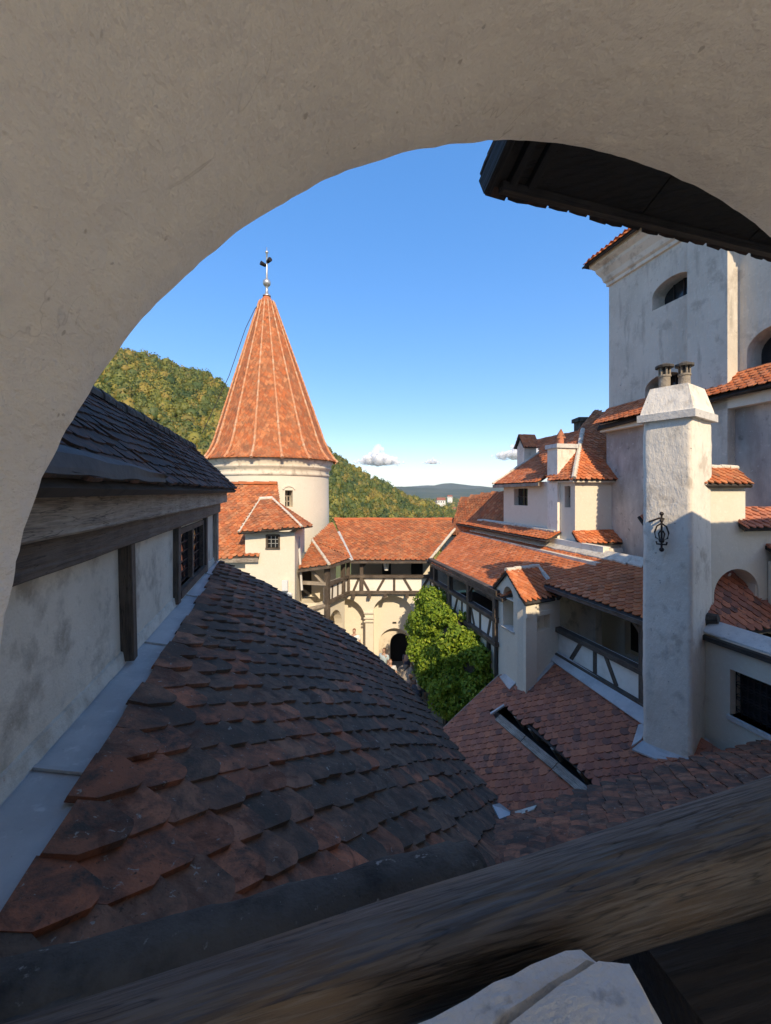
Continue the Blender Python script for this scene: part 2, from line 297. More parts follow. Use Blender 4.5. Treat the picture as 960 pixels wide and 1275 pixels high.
def lay_tiles(parent, surf, poly, w, e, mat, th=.018, lift=.03, jit=.012, n_ind=300, holes=(), blunt=.16, wav=.02, seed=1, min_px=9.5, mat2=None, pfun=None):
    """surf(a,b)->(point, c, d, n). poly in (a,b)."""
    rg = random.Random(seed); OL = outline(w, e, blunt); nO = len(OL); L = e * 2.15
    bs = [p[1] for p in poly]; b0, b1 = min(bs), max(bs); items = []
    j = 0; b = b0 + e * .6
    while b <= b1 + e * .5:
        bc = min(max(b - e * .5, b0 + 1e-4), b1 - 1e-4); r = poly_range(poly, bc)
        if r:
            i0 = math.floor(r[0] / w) - 1; i1 = math.ceil(r[1] / w) + 1
            for i in range(i0, i1 + 1):
                a = (i + .5 * (j % 2)) * w
                if a < r[0] - w * .42 or a > r[1] + w * .42: continue
                if any(in_poly((a, b - e * .45), h) for h in holes): continue
                P, c, d, n = surf(a + rg.uniform(-1, 1) * jit * .5, b + rg.uniform(-1, 1) * jit)
                ro = rg.uniform(-1, 1) * jit * 1.6; c2 = (c * math.cos(ro) + d * math.sin(ro)); d2 = (d * math.cos(ro) - c * math.sin(ro))
                up = lift + rg.random() * jit * .7 + wav * noise.noise(Vector((a * .6, b * .6, seed)))
                tl = rg.uniform(-1, 1) * jit * .35; lo, hi = r[0] - a, r[1] - a; top = max(-L, b0 - b)
                pts = [(min(max(x, lo), hi), max(y, top)) for x, y in OL]
                clipped = any(abs(x - q[0]) > 1e-6 or abs(y - q[1]) > 1e-6 for (x, y), q in zip(OL, pts))
                px = w * F_PX / max(P.y, .3); u = 480 + F_PX * P.x / max(P.y, .1); v = HZ - F_PX * P.z / max(P.y, .1)
                vis = px >= min_px and -20 < u < 980 and 0 < v < 1290
                items.append((px if vis else -1, P, c2, d2, n, up, tl, pts, clipped, rg.random(), bool(mat2) and rg.random() < pfun(a, b)))
        b += e; j += 1
    items.sort(key=lambda t: -t[0]); packs = ([], [], []), ([], [], []); k_ind = 0
    def shape(pts, up, tl):
        top = []; bot = []
        for (x, y) in pts:
            z = up * (1 + y / L) + th * .9 + tl * x / w * 2
            top.append((x, y, z)); bot.append((x, y, z - th))
        return top, bot
    FS = [tuple(range(nO))[::-1]] + [(q, (q + 1) % nO, nO + (q + 1) % nO, nO + q) for q in range(nO)]
    proto = {}
    for (px, P, c, d, n, up, tl, pts, clipped, rv, alt) in items:
        V, Fc, rn = packs[int(alt)]; mt = mat2 if alt else mat
        if px > 0 and k_ind < n_ind:
            key = None if clipped else (round(up / .006), round(tl / .003), alt)
            me = proto.get(key) if key else None
            if me is None:
                t, bt = shape(pts, up, tl); me = mesh_of('tile', t + bt, FS, mt)
                if key: proto[key] = me
            m = Matrix((c, d, n)).transposed().to_4x4(); m.translation = P
            link(bpy.data.objects.new('tile', me), parent, m); k_ind += 1
        else:
            t, bt = shape(pts, up, tl); k = len(V)
            V += [P + c * x + d * y + n * z for (x, y, z) in t + bt]
            Fc += [tuple(q + k for q in f) for f in FS]; rn += [rv] * len(FS)
    for (V, Fc, rn), mt in zip(packs, (mat, mat2)):
        if V: o = obj('roof_tiles', V, Fc, mt, parent, False, rn); o['kind'] = 'stuff'
def roof_face(parent, pts, w, e, mat, deck=True, deckth=.06, down=None, **kw):
    P = [Vector(p) for p in pts]; n = (P[1] - P[0]).cross(P[2] - P[0]).normalized()
    if n.z < 0: n = -n
    d = Vector((n.x * n.z, n.y * n.z, -(n.x ** 2 + n.y ** 2))).normalized() if down is None else Vector(down); c = d.cross(n).normalized()
    if c.cross(d).dot(n) < 0: c = -c
    o = P[0]; poly = [((p - o).dot(c), (p - o).dot(d)) for p in P]
    lay_tiles(parent, lambda a, b: (o + c * a + d * b, c, d, n), poly, w, e, mat, **kw)
    if deck:
        mb = MB().prism([p - n * .006 for p in P], -n * deckth); mb.build('roof_deck', M['deck'], parent)
    return o, c, d, n
def ridge(parent, p0, p1, r, mat, name='ridge_tiles', seg=.34):
    p0 = Vector(p0); p1 = Vector(p1); L = (p1 - p0).length; n = max(1, int(L / seg)); mb = MB(); t = (p1 - p0).normalized()
    x = t.cross(Vector((0, 0, 1))).normalized(); y = x.cross(t)
    for i in range(n):
        a = p0 + (p1 - p0) * (i / n); b = p0 + (p1 - p0) * ((i + 1.06) / n); rr = r * random.uniform(.92, 1.08); k = len(mb.V); off = y * random.uniform(-.01, .01)
        for (p, q) in ((a, rr), (b, rr * .86)):
            for j in range(7):
                an = math.pi * (j / 6) * 1.2 - .1 * math.pi; mb.V.append(p + off + x * math.cos(an) * q + y * math.sin(an) * q)
        mb.F += [(k + j, k + j + 1, k + 8 + j, k + 7 + j) for j in range(6)] + [tuple(k + j for j in range(7)), tuple(k + 13 - j for j in range(7))]
    return mb.build(name, mat, parent)

# ================================================================== OWN BUILDING: arched loggia
TH = math.atan(.225); AX = Vector((math.cos(TH), math.sin(TH), 0)); AN = Vector((-math.sin(TH), math.cos(TH), 0))   # along wall, outward
Y0 = .95
def LP(t, z, d=0.0): return Vector((0, Y0, 0)) + AX * t + AN * d + Vector((0, 0, z))
CT, CZ, RA = .565 * Y0, -.43 * Y0, 1.342 * Y0
log = thing('arched_loggia', LP(0, -8.6), 'grey plastered arched opening framing the whole courtyard view', 'archway')
def intrados():
    V = []; Fc = []; na, nd = 260, 46; dep = 1.75
    for i in range(na + 1):
        an = -.5 + (math.pi + 1.0) * i / na; below = 0.0
        if an < 0: below = an; an = 0.0
        elif an > math.pi: below = math.pi - an; an = math.pi
        below *= 2.0
        for j in range(nd + 1):
            d = .0 - dep * j / nd
            base = LP(CT + RA * math.cos(an), CZ + RA * math.sin(an) + below, d)
            r = .004 * noise.noise(base * 1.7) + .004 * noise.noise(base * 8) + .003 * noise.noise(base * 31)
            if j == 0: r -= .008 + .0035 * noise.noise(base * 16)
            if j == 1: r -= .002
            V.append(LP(CT + (RA - r) * math.cos(an), CZ + (RA - r) * math.sin(an) + below, d - (0 if j else .002)))
    for i in range(na):
        for j in range(nd): a = i * (nd + 1) + j; Fc.append((a, a + nd + 1, a + nd + 2, a + 1))
    # outer face around the opening
    k = len(V); ang = [min(max(-.5 + (math.pi + 1.0) * i / na, 0), math.pi) for i in range(na + 1)]
    for i in range(na + 1):
        V.append(V[i * (nd + 1)].copy())
        c, s = math.cos(ang[i]), math.sin(ang[i]); q = min((RA + .4) / max(abs(c), 1e-3), 2.38 / max(abs(s), 1e-3)); b_ = V[i * (nd + 1)]; V.append(LP(CT + c * max(q, RA + .2), CZ + s * max(q, RA + .2) if s > 0 else b_.z, -.012))
    for i in range(na): a = k + 2 * i; Fc.append((a, a + 1, a + 3, a + 2))
    return obj('arch_soffit', V, Fc, M['arch'], log, True)
intrados()
mb = MB()
def lbox(t0, t1, z0, z1, d0, d1):
    mb.hexa([LP(t0, z0, d0), LP(t1, z0, d0), LP(t1, z0, d1), LP(t0, z0, d1), LP(t0, z1, d0), LP(t1, z1, d0), LP(t1, z1, d1), LP(t0, z1, d1)])
lbox(-8, CT - RA - .35, -8.6, 1.95, -.7, -.03); lbox(CT + RA + .35, 12, -8.6, 1.95, -.7, -.03)      # wall either side
lbox(CT - RA - .35, CT + RA + .35, -8.6, -1.32, -.7, -.03); lbox(-8, 12, 1.93, 2.1, -.72, -.03)
lbox(-8, 12, -1.9, -1.75, -3.6, -.7); lbox(-8, 12, -8.6, -.9, -3.9, -3.6); lbox(-8, 12, 1.05, 2.1, -3.9, -3.6)
for k_ in range(8): lbox(-8 + k_ * 2.85, -8 + k_ * 2.85 + .3, -.9, 1.05, -3.9, -3.6)  # unseen rear openings, added so sunlight bounces off the floor onto the arch
lbox(-8, -7.7, -1.75, 2.1, -3.6, -.7); lbox(11.7, 12, -1.75, 2.1, -3.6, -.7); lbox(-8, 12, 1.95, 2.1, -3.6, -.72)
mb.build('wall', M['arch'], log)
# sill blocks
def slab(name, pts, z0, z1, mat, parent, n=10, amp=.008):
    """a rough stone slab: quad footprint (t,d) corners ccw"""
    V = []; Fc = []; A, B, C, D = [Vector((p[0], p[1], 0)) for p in pts]
    for i in range(n + 1):
        for j in range(n + 1):
            u, v = i / n, j / n; q = (A * (1 - u) + B * u) * (1 - v) + (D * (1 - u) + C * u) * v
            ed = min(u, 1 - u, v, 1 - v); z = z1 - (.018 if ed == 0 else 0) + amp * noise.noise(Vector((q.x * 9, q.y * 9, z1))) + amp * .6 * noise.noise(Vector((q.x * 27, q.y * 27, 0)))
            p = LP(q.x, z, q.y)
            if ed == 0: p += Vector((noise.noise(p * 13), noise.noise(p * 17 + Vector((5, 0, 0))), 0)) * .012
            V.append(p)
    for i in range(n):
        for j in range(n): a = i * (n + 1) + j; Fc.append((a, a + n + 1, a + n + 2, a + 1))
    rim = [i * (n + 1) for i in range(n + 1)] + [n * (n + 1) + j for j in range(1, n + 1)] + [i * (n + 1) + n for i in range(n - 1, -1, -1)] + [j for j in range(n - 1, 0, -1)]
    k = len(V); V += [Vector((V[r].x, V[r].y, z0)) for r in rim]; m = len(rim)
    Fc += [(rim[i], rim[(i + 1) % m], k + (i + 1) % m, k + i) for i in range(m)]
    return obj(name, V, Fc, mat, parent)
def ld(u, v, z):           # loggia (t,d) of a pixel at height z
    p = ray(u, v) * (z / (-(v - HZ) / F_PX)); q = p - Vector((0, Y0, 0)); return (q.dot(AX), q.dot(AN))
ZS = -.85
slab('sill_stone', [ld(470, 1290, ZS), ld(585, 1300, ZS), ld(748, 1186, ZS), ld(722, 1172, ZS)], -1.32, ZS, M['stone_w'], log)
slab('sill_stone', [ld(598, 1295, ZS), ld(840, 1290, ZS), ld(783, 1196, ZS), ld(752, 1190, ZS)], -1.32, ZS + .006, M['stone_w'], log, 14)
slab('sill_bed', [ld(470, 1300, ZS - .02), ld(850, 1300, ZS - .02), ld(780, 1194, ZS - .02), ld(722, 1174, ZS - .02)], -1.32, ZS - .03, M['stone_d'], log)
# roof of the loggia: eave runs parallel to the wall, ends at the left in a boarded verge
EZ = 1.88
e0 = ray(603, 235) * (EZ / (377 / F_PX)); ex = Vector((.957, .29, 0)).normalized(); en = Vector((-.29, .957, 0)).normalized()
rf = MB()
lroof = thing('loggia_roof', (e0.x, e0.y, EZ), 'dark timber eave with ragged tile edge jutting over the arch', 'roof')
def EP(a, d, z): return Vector((e0.x, e0.y, 0)) + ex * a + en * d + Vector((0, 0, z))
pit = .5
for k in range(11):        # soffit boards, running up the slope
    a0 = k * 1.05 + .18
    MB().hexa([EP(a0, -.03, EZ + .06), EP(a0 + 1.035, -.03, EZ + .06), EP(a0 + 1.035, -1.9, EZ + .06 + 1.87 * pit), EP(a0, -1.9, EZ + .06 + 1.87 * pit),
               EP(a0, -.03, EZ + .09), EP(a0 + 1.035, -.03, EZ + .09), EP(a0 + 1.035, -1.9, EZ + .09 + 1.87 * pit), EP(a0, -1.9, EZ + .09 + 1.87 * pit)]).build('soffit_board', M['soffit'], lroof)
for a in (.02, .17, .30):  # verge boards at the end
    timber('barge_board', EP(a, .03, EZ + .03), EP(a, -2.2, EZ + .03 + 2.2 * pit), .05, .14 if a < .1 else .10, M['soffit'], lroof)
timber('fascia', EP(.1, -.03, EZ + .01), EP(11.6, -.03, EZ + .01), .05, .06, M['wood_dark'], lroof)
roof_face(lroof, [EP(0, .06, EZ + .1), EP(11.7, .06, EZ + .1), EP(11.7, -4.2, EZ + .1 + 4.26 * pit), EP(0, -4.2, EZ + .1 + 4.26 * pit)], .20, .12, M['tile_black'], th=.022, lift=.025, seed=3, n_ind=60, min_px=12, blunt=.5)
MB().prism([EP(0, -4.2, EZ + 2.2), EP(11.7, -4.2, EZ + 2.2), EP(11.7, -7, EZ + .8), EP(0, -7, EZ + .8)], (0, 0, .08)).build('rear_slope', M['deck'], lroof)
# pan-tile ends hanging over the eave
ea = MB()
for i in range(72):
    a = .05 + i * .16 + random.uniform(-.015, .015); dz = random.uniform(-.02, .015)
    ea.prism([EP(a, .02, EZ + .05 + dz * .5), EP(a + .15, .02, EZ + .05 + dz * .5), EP(a + .15, .07 + random.uniform(0, .015), EZ + .025 + dz * .6), EP(a + .075, .072 + random.uniform(0, .01), EZ + .022 + dz * .6), EP(a, .07, EZ + .025 + dz * .6)], (0, 0, .03))
ea.build('eave_tiles', M['tile_black'], lroof)['kind'] = 'stuff'

# timber rail (log) across the opening
def log_beam(name, p0, p1, r0, r1, mat, label, cat):
    p0 = Vector(p0); p1 = Vector(p1); x = (p1 - p0); L = x.length; x.normalize(); y = Vector((0, 0, 1)).cross(x).normalized(); z = x.cross(y)
    m = Matrix((x, y, z)).transposed().to_4x4(); m.translation = p0; V = []; Fc = []; na, nl = 40, 120
    for i in range(nl + 1):
        s = i / nl; r = r0 + (r1 - r0) * s
        for j in range(na):
            a = 2 * math.pi * j / na; k = 1 + .03 * noise.noise(Vector((s * 5, math.cos(a), math.sin(a)))) + .012 * noise.noise(Vector((s * 2.2, math.cos(a) * 7, math.sin(a) * 7)))
            sq = 1 / max(abs(math.cos(a)), abs(math.sin(a))) ** .35
            V.append((L * s, r * k * sq * math.cos(a), r * k * sq * math.sin(a)))
    for i in range(nl):
        for j in range(na): a = i * na + j; b = i * na + (j + 1) % na; Fc.append((a, b, b + na, a + na))
    Fc += [tuple(range(na))[::-1], tuple(nl * na + j for j in range(na))]
    return tag(obj(name, V, Fc, mat, None, True, None, m), label, cat)
bz = -.93
b0 = ray(480, 1198) * (bz / (-(1198 - HZ) / F_PX)); b1 = ray(960, 1044) * (bz / (-(1044 - HZ) / F_PX))
log_beam('timber_rail', b0 - (b1 - b0) * .8, b1 + (b1 - b0) * .25, .053, .112, M['wood_rail'], 'weathered round timber rail lying across the arch sill', 'handrail')
pc = ray(930, 1180) * 1.15
timber('gap_filler', (.62, .98, -1.2), (2.2, 1.3, -1.2), .62, .24, M['soffit'], None)  # black block added to stand in for the dark gap under the rail
tag(bpy.data.objects['gap_filler'], 'black filler block standing in for the dark gap under the round rail', 'filler block')

# stone coping on the ledge outside
lz = -1.37
c0 = ray(40, 1225) * (lz / (-(1225 - HZ) / F_PX)); c1 = ray(600, 1066) * (lz / (-(1066 - HZ) / F_PX))
cop = thing('ledge_wall', (c0.x, c0.y, -8.6), 'lichened rounded stone coping on the ledge beside the dark tiled roof', 'wall')
cx = (c1 - c0).normalized(); cn = Vector((-cx.y, cx.x, 0)); V = []; Fc = []; Lc = (c1 - c0).length; nl, na = 40, 12
for i in range(-6, nl + 1):
    s = i / nl; q = c0 + (c1 - c0) * s; rr = .10 * (1 if i < nl - 2 else (.86 if i < nl else .5))
    for j in range(na + 1):
        a = math.pi * j / na; k = 1 + .10 * noise.noise(Vector((s * 9, j * .5, 2))) + .05 * noise.noise(Vector((s * 30, j, 2)))
        V.append(q + cn * math.cos(a) * rr * k + Vector((0, 0, math.sin(a) * rr * .75 * k - .03)))
for i in range(nl + 6):
    for j in range(na): a = i * (na + 1) + j; Fc.append((a, a + na + 1, a + na + 2, a + 1))
Fc.append(tuple((nl + 6) * (na + 1) + j for j in range(na + 1)))
obj('coping', V, Fc, M['stone_d'], cop, True)
g0 = c0 - (c1 - c0) * .15
MB().prism([g0 - cn * .085, c1 - cn * .085 - cx * .02, c1 + cn * .085 - cx * .02, g0 + cn * .085], (0, 0, -7.2)).build('masonry', M['stone_d'], cop)
slab('mortar_bed', [((q := ld(-20, 1290, -1.36))), ld(40, 1290, -1.36), ld(185, 1190, -1.36), ld(-20, 1215, -1.36)], -1.6, -1.36, M['stone_d'], cop)

# ================================================================== SHADE STOREY above the loggia, unseen, added and stepped to cast the shade
kp = thing('shade_storey', LP(-2, 2.1, -2), 'unseen plastered storey added over the arched loggia to shade the left roofs', 'building')
mb = MB(); lbox(-9, .25, 2.1, 7.5, -3.9, -.05); lbox(.25, 3.1, 2.45, 5.2, -3.9, -1.2); mb.build('wall', M['plaster_grey'], kp)
MB().add([LP(-9.3, 7.5, .2), LP(.3, 7.5, .2), LP(.3, 7.5, -4.2), LP(-9.3, 7.5, -4.2), LP(-7, 7.9, -2), LP(-2, 7.9, -2)], [(0, 1, 5, 4), (1, 2, 5), (2, 3, 4, 5), (3, 0, 4), (3, 2, 1, 0)]).build('roof', M['tile_or2'], kp)

# ================================================================== LEFT: dark lean-to roof
W0 = Vector((-1.33, 1.44, 0)); WD = Vector((-.281, .96, 0)).normalized(); WE = Vector((WD.y, -WD.x, 0))
def lsurf(a, h):
    z = -1.6 - (.515 * h + .056 * h * h) + .05 * noise.noise(Vector((a * .35, h * .4, 3)))
    return W0 + WD * a + WE * h + Vector((0, 0, z))
arc = [0.0]
for i in range(1, 200): h = i * .03; arc.append(arc[-1] + .03 * math.sqrt(1 + (.515 + .112 * h) ** 2))
def h_of(b): return float(np.interp(b, arc, [i * .03 for i in range(200)])) if b >= 0 else b * .9
def lsf(a, b):
    h = h_of(b); P = lsurf(a, h); c = (lsurf(a + .05, h) - P).normalized(); d = (lsurf(a, h + .05) - P).normalized(); n = c.cross(d)
    if n.z < 0: n = -n
    c = d.cross(n) if d.cross(n).dot(c) > 0 else -d.cross(n)
    return P, c, d, n
HT = 4.34; BT = float(np.interp(HT, [i * .03 for i in range(200)], arc))
lean = thing('lean_to_roof', (W0.x, W0.y, -8.6), 'large dark mossy tiled roof sloping away from the plastered side wall', 'roof')
lay_tiles(lean, lsf, [(-1.2, .06), (7.9, -.06), (8.0, BT * .5), (8.05, BT), (-1.2, BT)], .325, .185, M['tile_dark'], th=.036, lift=.06, jit=.03, blunt=.2, wav=.04, seed=5, mat2=M['tile_mossy'], pfun=lambda a, b: min(.82, max(.08, .06 + .22 * b + .05 * a + .5 * noise.noise(Vector((a * .7, b * .7, 8))))))
V = []; Fc = []; na, nh = 30, 16
for i in range(na + 1):
    for j in range(nh + 1):
        P, c, d, n = lsf(-1.25 + 9.22 * i / na, BT * j / nh * .99); V.append(P - n * .03)
for i in range(na):
    for j in range(nh): a = i * (nh + 1) + j; Fc.append((a, a + nh + 1, a + nh + 2, a + 1))
obj('roof_deck', V, Fc, M['deck'], lean)
# supporting walls of the lean-to (towards the courtyard)
mb = MB(); P0 = lsurf(-1.2, HT - .25); P1 = lsurf(7.8, HT - .25); P2 = lsurf(7.8, .1)
mb.prism([(P0.x, P0.y, -8.6), (P1.x, P1.y, -8.6), (P1.x, P1.y, P1.z - .12), (P0.x, P0.y, P0.z - .12)], -WE * .4)
mb.prism([(P1.x, P1.y, -8.6), (P2.x, P2.y, -8.6), (P2.x, P2.y, P2.z - .15), (P1.x, P1.y, P1.z - .12)], -WD * .4)
mb.build('wall', M['plaster'], lean)
# lead flashing along the wall
V = []; Fc = []
i0 = Vector((-1.92, 2.08, 0)); WI = Vector((-.2505, .968, 0)).normalized()
for i in range(61):
    s = -1.2 + 9.4 * i / 60
    inner = i0 + WI * (s - .66); outer = W0 + WD * s
    w_ = .008 * noise.noise(Vector((s * 3, 0, 0)))
    V += [inner + Vector((-.02, 0, -1.44)), inner + Vector((.012, 0, -1.46 + w_)), inner + Vector((.03, 0, -1.535 + w_)), (inner + outer) / 2 + Vector((0, 0, -1.55 + .012 * noise.noise(Vector((s * 1.7, 4, 0))))), outer + Vector((.01, 0, -1.565 + w_)), outer + Vector((.02, 0, -1.62))]
for i in range(60):
    for j in range(5): a = i * 6 + j; Fc.append((a, a + 1, a + 7, a + 6))
obj('lead_flashing', V, Fc, M['lead'], lean, False)
for s_ in (.9, 2.9, 4.9, 6.6):
    i_ = i0 + WI * (s_ - .66); o_ = W0 + WD * s_; timber('lead_seam', i_ + Vector((.03, 0, -1.525)), o_ + Vector((0, 0, -1.555)), .03, .016, M['lead'], lean)
V = []; Fc = []
for i in range(81):        # ragged mortar fillet where the sheet meets the plaster
    s = -1.2 + 9.4 * i / 80; q = i0 + WI * (s - .66); k = noise.noise(Vector((s * 6, 1, 0))) * .02
    V += [q + Vector((-.02, 0, -1.40 + k)), q + Vector((.02 + k * .4, 0, -1.415 + k)), q + Vector((.035 + abs(k), 0, -1.52))]
for i in range(80):
    for j in range(2): a = i * 3 + j; Fc.append((a, a + 1, a + 4, a + 3))
obj('mortar_fillet', V, Fc, M['mortar'], lean)

# ================================================================== LEFT: timber framed wing
fw = Frame((i0.x, i0.y), (WI.x, WI.y))       # normal to the right
if fw.n.x < 0: fw.flip()
wing = thing('timber_framed_wing', (i0.x, i0.y, -8.6), 'grey plastered timber framed wing with leaded window under a black tiled roof', 'building')
awin0, awin1 = fw.a_at(219), fw.a_at(252)
mb = MB(); fw.wall(mb, -2.2, 7.35, -8.6, -.25, .3, [(awin0, awin1, -1.36, -.52, 0)]); mb.build('wall', M['plaster_dirty'], wing)
fw.obox('end_wall', 7.05, 7.35, -8.6, .1, -3, -.31, M['plaster_dirty'], wing)
timber('wall_beam', fw.p(-2.2, -.345, .03), fw.p(7.3, -.345, .03), .20, .22, M['wood_brown'], wing, wob=.07)
timber('eave_beam', fw.p(-2.2, -.125, .12), fw.p(7.6, -.125, .12), .22, .235, M['wood'], wing, wob=.06)
for u, wd in ((150, .17),): timber('post', fw.p(fw.a_at(153), -1.5, .02), fw.p(fw.a_at(148) + .02, -.45, .02), wd, .1, M['wood_brown'], wing, up=fw.g, wob=.08)
timber('post', fw.p(awin0 - .09, -1.5, .02), fw.p(awin0 - .09, -.45, .02), .1, .15, M['wood_brown'], wing, up=fw.g)
timber('post', fw.p(awin1 + .1, -1.5, .02), fw.p(awin1 + .1, -.45, .02), .1, .16, M['wood_brown'], wing, up=fw.g)
timber('post', fw.p(7.2, -1.5, .03), fw.p(7.2, -.45, .03), .12, .2, M['wood'], wing, up=fw.g)
win = fw.obox('window', awin0 - .02, awin1 + .02, -1.46, -1.36, -.12, .08, M['wood_brown'], wing)
for (x0, x1, z0, z1) in ((awin0, awin0 + .09, -1.36, -.52), (awin1 - .09, awin1, -1.36, -.52), ((awin0 + awin1) / 2 - .05, (awin0 + awin1) / 2 + .05, -1.36, -.52), (awin0 + .09, awin1 - .09, -.60, -.52)):
    fw.obox('window_frame', x0, x1, z0, z1, -.1, .03, M['wood_brown'], win)
am = (awin0 + awin1) / 2
for (x0, x1) in ((awin0 + .09, am - .05), (am + .05, awin1 - .09)):
    nc, nr = 3, 5
    for i in range(nc):
        for j in range(nr):
            t = random.uniform(-.012, .012); xa, xb = x0 + (x1 - x0) * i / nc + .006, x0 + (x1 - x0) * (i + 1) / nc - .006; za, zb = -1.34 + .72 * j / nr + .006, -1.34 + .72 * (j + 1) / nr - .006
            MB().add([fw.p(xa, za, -.05 + t), fw.p(xb, za, -.05 - t), fw.p(xb, zb, -.05 + t * .5), fw.p(xa, zb, -.05 - t)], [(0, 1, 2, 3)]).build('pane', M['glass'], win)
    mb = MB()
    for i in range(nc + 1): fw.box(mb, x0 + (x1 - x0) * i / nc - .008, x0 + (x1 - x0) * i / nc + .008, -1.36, -.6, -.06, -.035)
    for j in range(nr + 1): fw.box(mb, x0, x1, -1.345 + .72 * j / nr, -1.33 + .72 * j / nr, -.058, -.037)
    mb.build('lead_came', M['iron'], win)
# its roof
ez = .02; pr = 1.0
Ra, Rb = -1.6, 7.75; dd = .42
roofp = [fw.p(Ra, ez, dd), fw.p(Rb, ez, dd), fw.p(Rb, ez + .95 * pr, dd - .95), fw.p(Ra, ez + .95 * pr, dd - .95)]
roof_face(wing, roofp, .22, .125, M['tile_black'], th=.03, lift=.03, jit=.016, blunt=.45, seed=8, n_ind=220)
mb = MB(); mb.prism([fw.p(Ra, ez + .9 * pr, dd - .95), fw.p(Rb, ez + .9 * pr, dd - .95), fw.p(Rb, ez - .6, dd - 3.2), fw.p(Ra, ez - .6, dd - 3.2)], (0, 0, .05)); mb.build('rear_slope', M['deck'], wing)
ridge(wing, fw.p(Ra, ez + .95 * pr + .03, dd - .95), fw.p(Rb, ez + .95 * pr + .03, dd - .95), .10, M['stone_d'])
V = []; Fc = []
for i in range(21):        # sheet laid over the lowest tiles, tapering out
    t_ = i / 20; a = -1.6 + (fw.a_at(128) + 1.6) * t_; k = .012 * noise.noise(Vector((a * 3, 0, 9))); hh = .13 * (1 - t_) ** .6 + .01
    V += [fw.p(a, ez + hh * .95 + .10, dd - hh * .95 + .05), fw.p(a, ez + hh * .5 + .10 + k, dd - hh * .5 + .06), fw.p(a, ez + .085 + k, dd + .03), fw.p(a, ez + .055 + k, dd + .035), fw.p(a, ez + .04, dd - .02)]
for i in range(20):
    for j in range(4): a = i * 5 + j; Fc.append((a, a + 1, a + 6, a + 5))
obj('gutter_sheet', V, Fc, M['sheet'], wing)

# ================================================================== FRONT: roof strip below the rail
f0 = at(640, 1015, 4.3 * 520 / 403); f1 = at(960, 920, 4.3 * 520 / 308); fx = (f1 - f0).normalized(); fn = Vector((-fx.y, fx.x, 0))
fr = thing('front_roof', (f0.x, f0.y, -8.6), 'shadowed strip of old tiled roof just beyond the round rail', 'roof')
A0 = f0 - fx * 1.3; A1 = f1 + fx * 1.5
roof_face(fr, [A0, A1, A1 - fn * 2.7 + Vector((0, 0, 1.5)), A0 - fn * 2.7 + Vector((0, 0, 1.5))], .26, .15, M['tile_dark'], th=.026, lift=.04, jit=.03, blunt=.22, wav=.06, seed=11)
MB().prism([A0 - fn * .2 + Vector((0, 0, -.05)), A1 - fn * .2 + Vector((0, 0, -.05)), A1 - fn * .2 + Vector((0, 0, -4.3)), A0 - fn * .2 + Vector((0, 0, -4.3))], -fn * .3).build('wall', M['plaster'], fr)
q = [at(613, 1002, 5.6), at(622, 1000, 5.6), at(641, 1014, 5.5), at(639, 1026, 5.3), at(634, 1036, 5.15), at(622, 1020, 5.35)]
MB().prism(q, (0, 0, -.03)).build('valley_flashing', M['lead'], fr)
q = [at(641, 1014, 5.48), at(668, 1006, 5.55), at(664, 1012, 5.4), at(642, 1020, 5.4)]
MB().prism([p + Vector((0, 0, .04)) for p in q], (0, 0, -.05)).build('mortar_patch', M['mortar'], fr)
q = [at(700, 998, 5.75), at(724, 1001, 5.72), at(722, 1010, 5.55), at(700, 1007, 5.6)]
MB().prism([p + Vector((0, 0, .03)) for p in q], (0, 0, -.03)).build('loose_tile', M['tile_red'], fr)

# ================================================================== MID: shaded courtyard roof with the slot
GD = Vector((-.24, .97, 0)).normalized()
Apt = at(690, 815, 12); sB = .7
Dm = Vector((-GD.y, GD.x, 0)); Dm = (Dm + Vector((0, 0, -sB))).normalized(); Nm = GD.cross(Dm).normalized()
if Nm.z < 0: Nm = -Nm
def hitm(u, v, off=0.0):
    r = ray(u, v); o = Apt + Nm * off; return r * (o.dot(Nm) / r.dot(Nm))
mid = thing('courtyard_roof', (Apt.x, Apt.y, -8.6), 'shaded red tiled roof with a long planked slot below the half timbered gallery', 'roof')
P = [hitm(691, 812), hitm(620, 843), hitm(552, 908), hitm(500, 957), hitm(640, 1090), hitm(800, 1130), hitm(990, 1000), hitm(806, 888)]
cm = GD; dm = Dm; om = Apt
def to2(p): return ((p - om).dot(cm), (p - om).dot(dm))
poly = [to2(p) for p in P]
b_top = min(p[1] for p in poly)
hole = [to2(hitm(*q)) for q in ((606, 890), (629, 880), (752, 988), (733, 1008))]
lay_tiles(mid, lambda a, b: (om + cm * a + dm * b, cm, dm, Nm), poly, .225, .13, M['tile_red'], th=.02, lift=.03, jit=.014, blunt=.3, holes=[hole], seed=21, min_px=8)
def deckp(px): MB().prism([hitm(*q) - Nm * .01 for q in px], -Nm * .06).build('roof_deck', M['deck'], mid)
deckp([(691, 812), (806, 888), (990, 1000), (800, 1060), (756, 985), (632, 878)]); deckp([(691, 812), (632, 878), (617, 884), (620, 843)])
deckp([(620, 843), (617, 884), (742, 998), (700, 1120), (640, 1090), (500, 957), (552, 908)])
pl0, pl1 = hitm(620, 893, .06), hitm(742, 997, .06)
for k in range(3):         # plank capping in three lengths
    timber('plank', pl0 + (pl1 - pl0) * (k / 3 + .003), pl0 + (pl1 - pl0) * ((k + 1) / 3 - .003), .20, .04, M['wood'], mid, up=Nm, wob=.1)
timber('plank_end', hitm(611, 889, .1), hitm(628, 878, .1), .06, .05, M['lead'], mid, up=Nm)
u0, u1 = hitm(632, 884, -.02), hitm(754, 988, -.02)
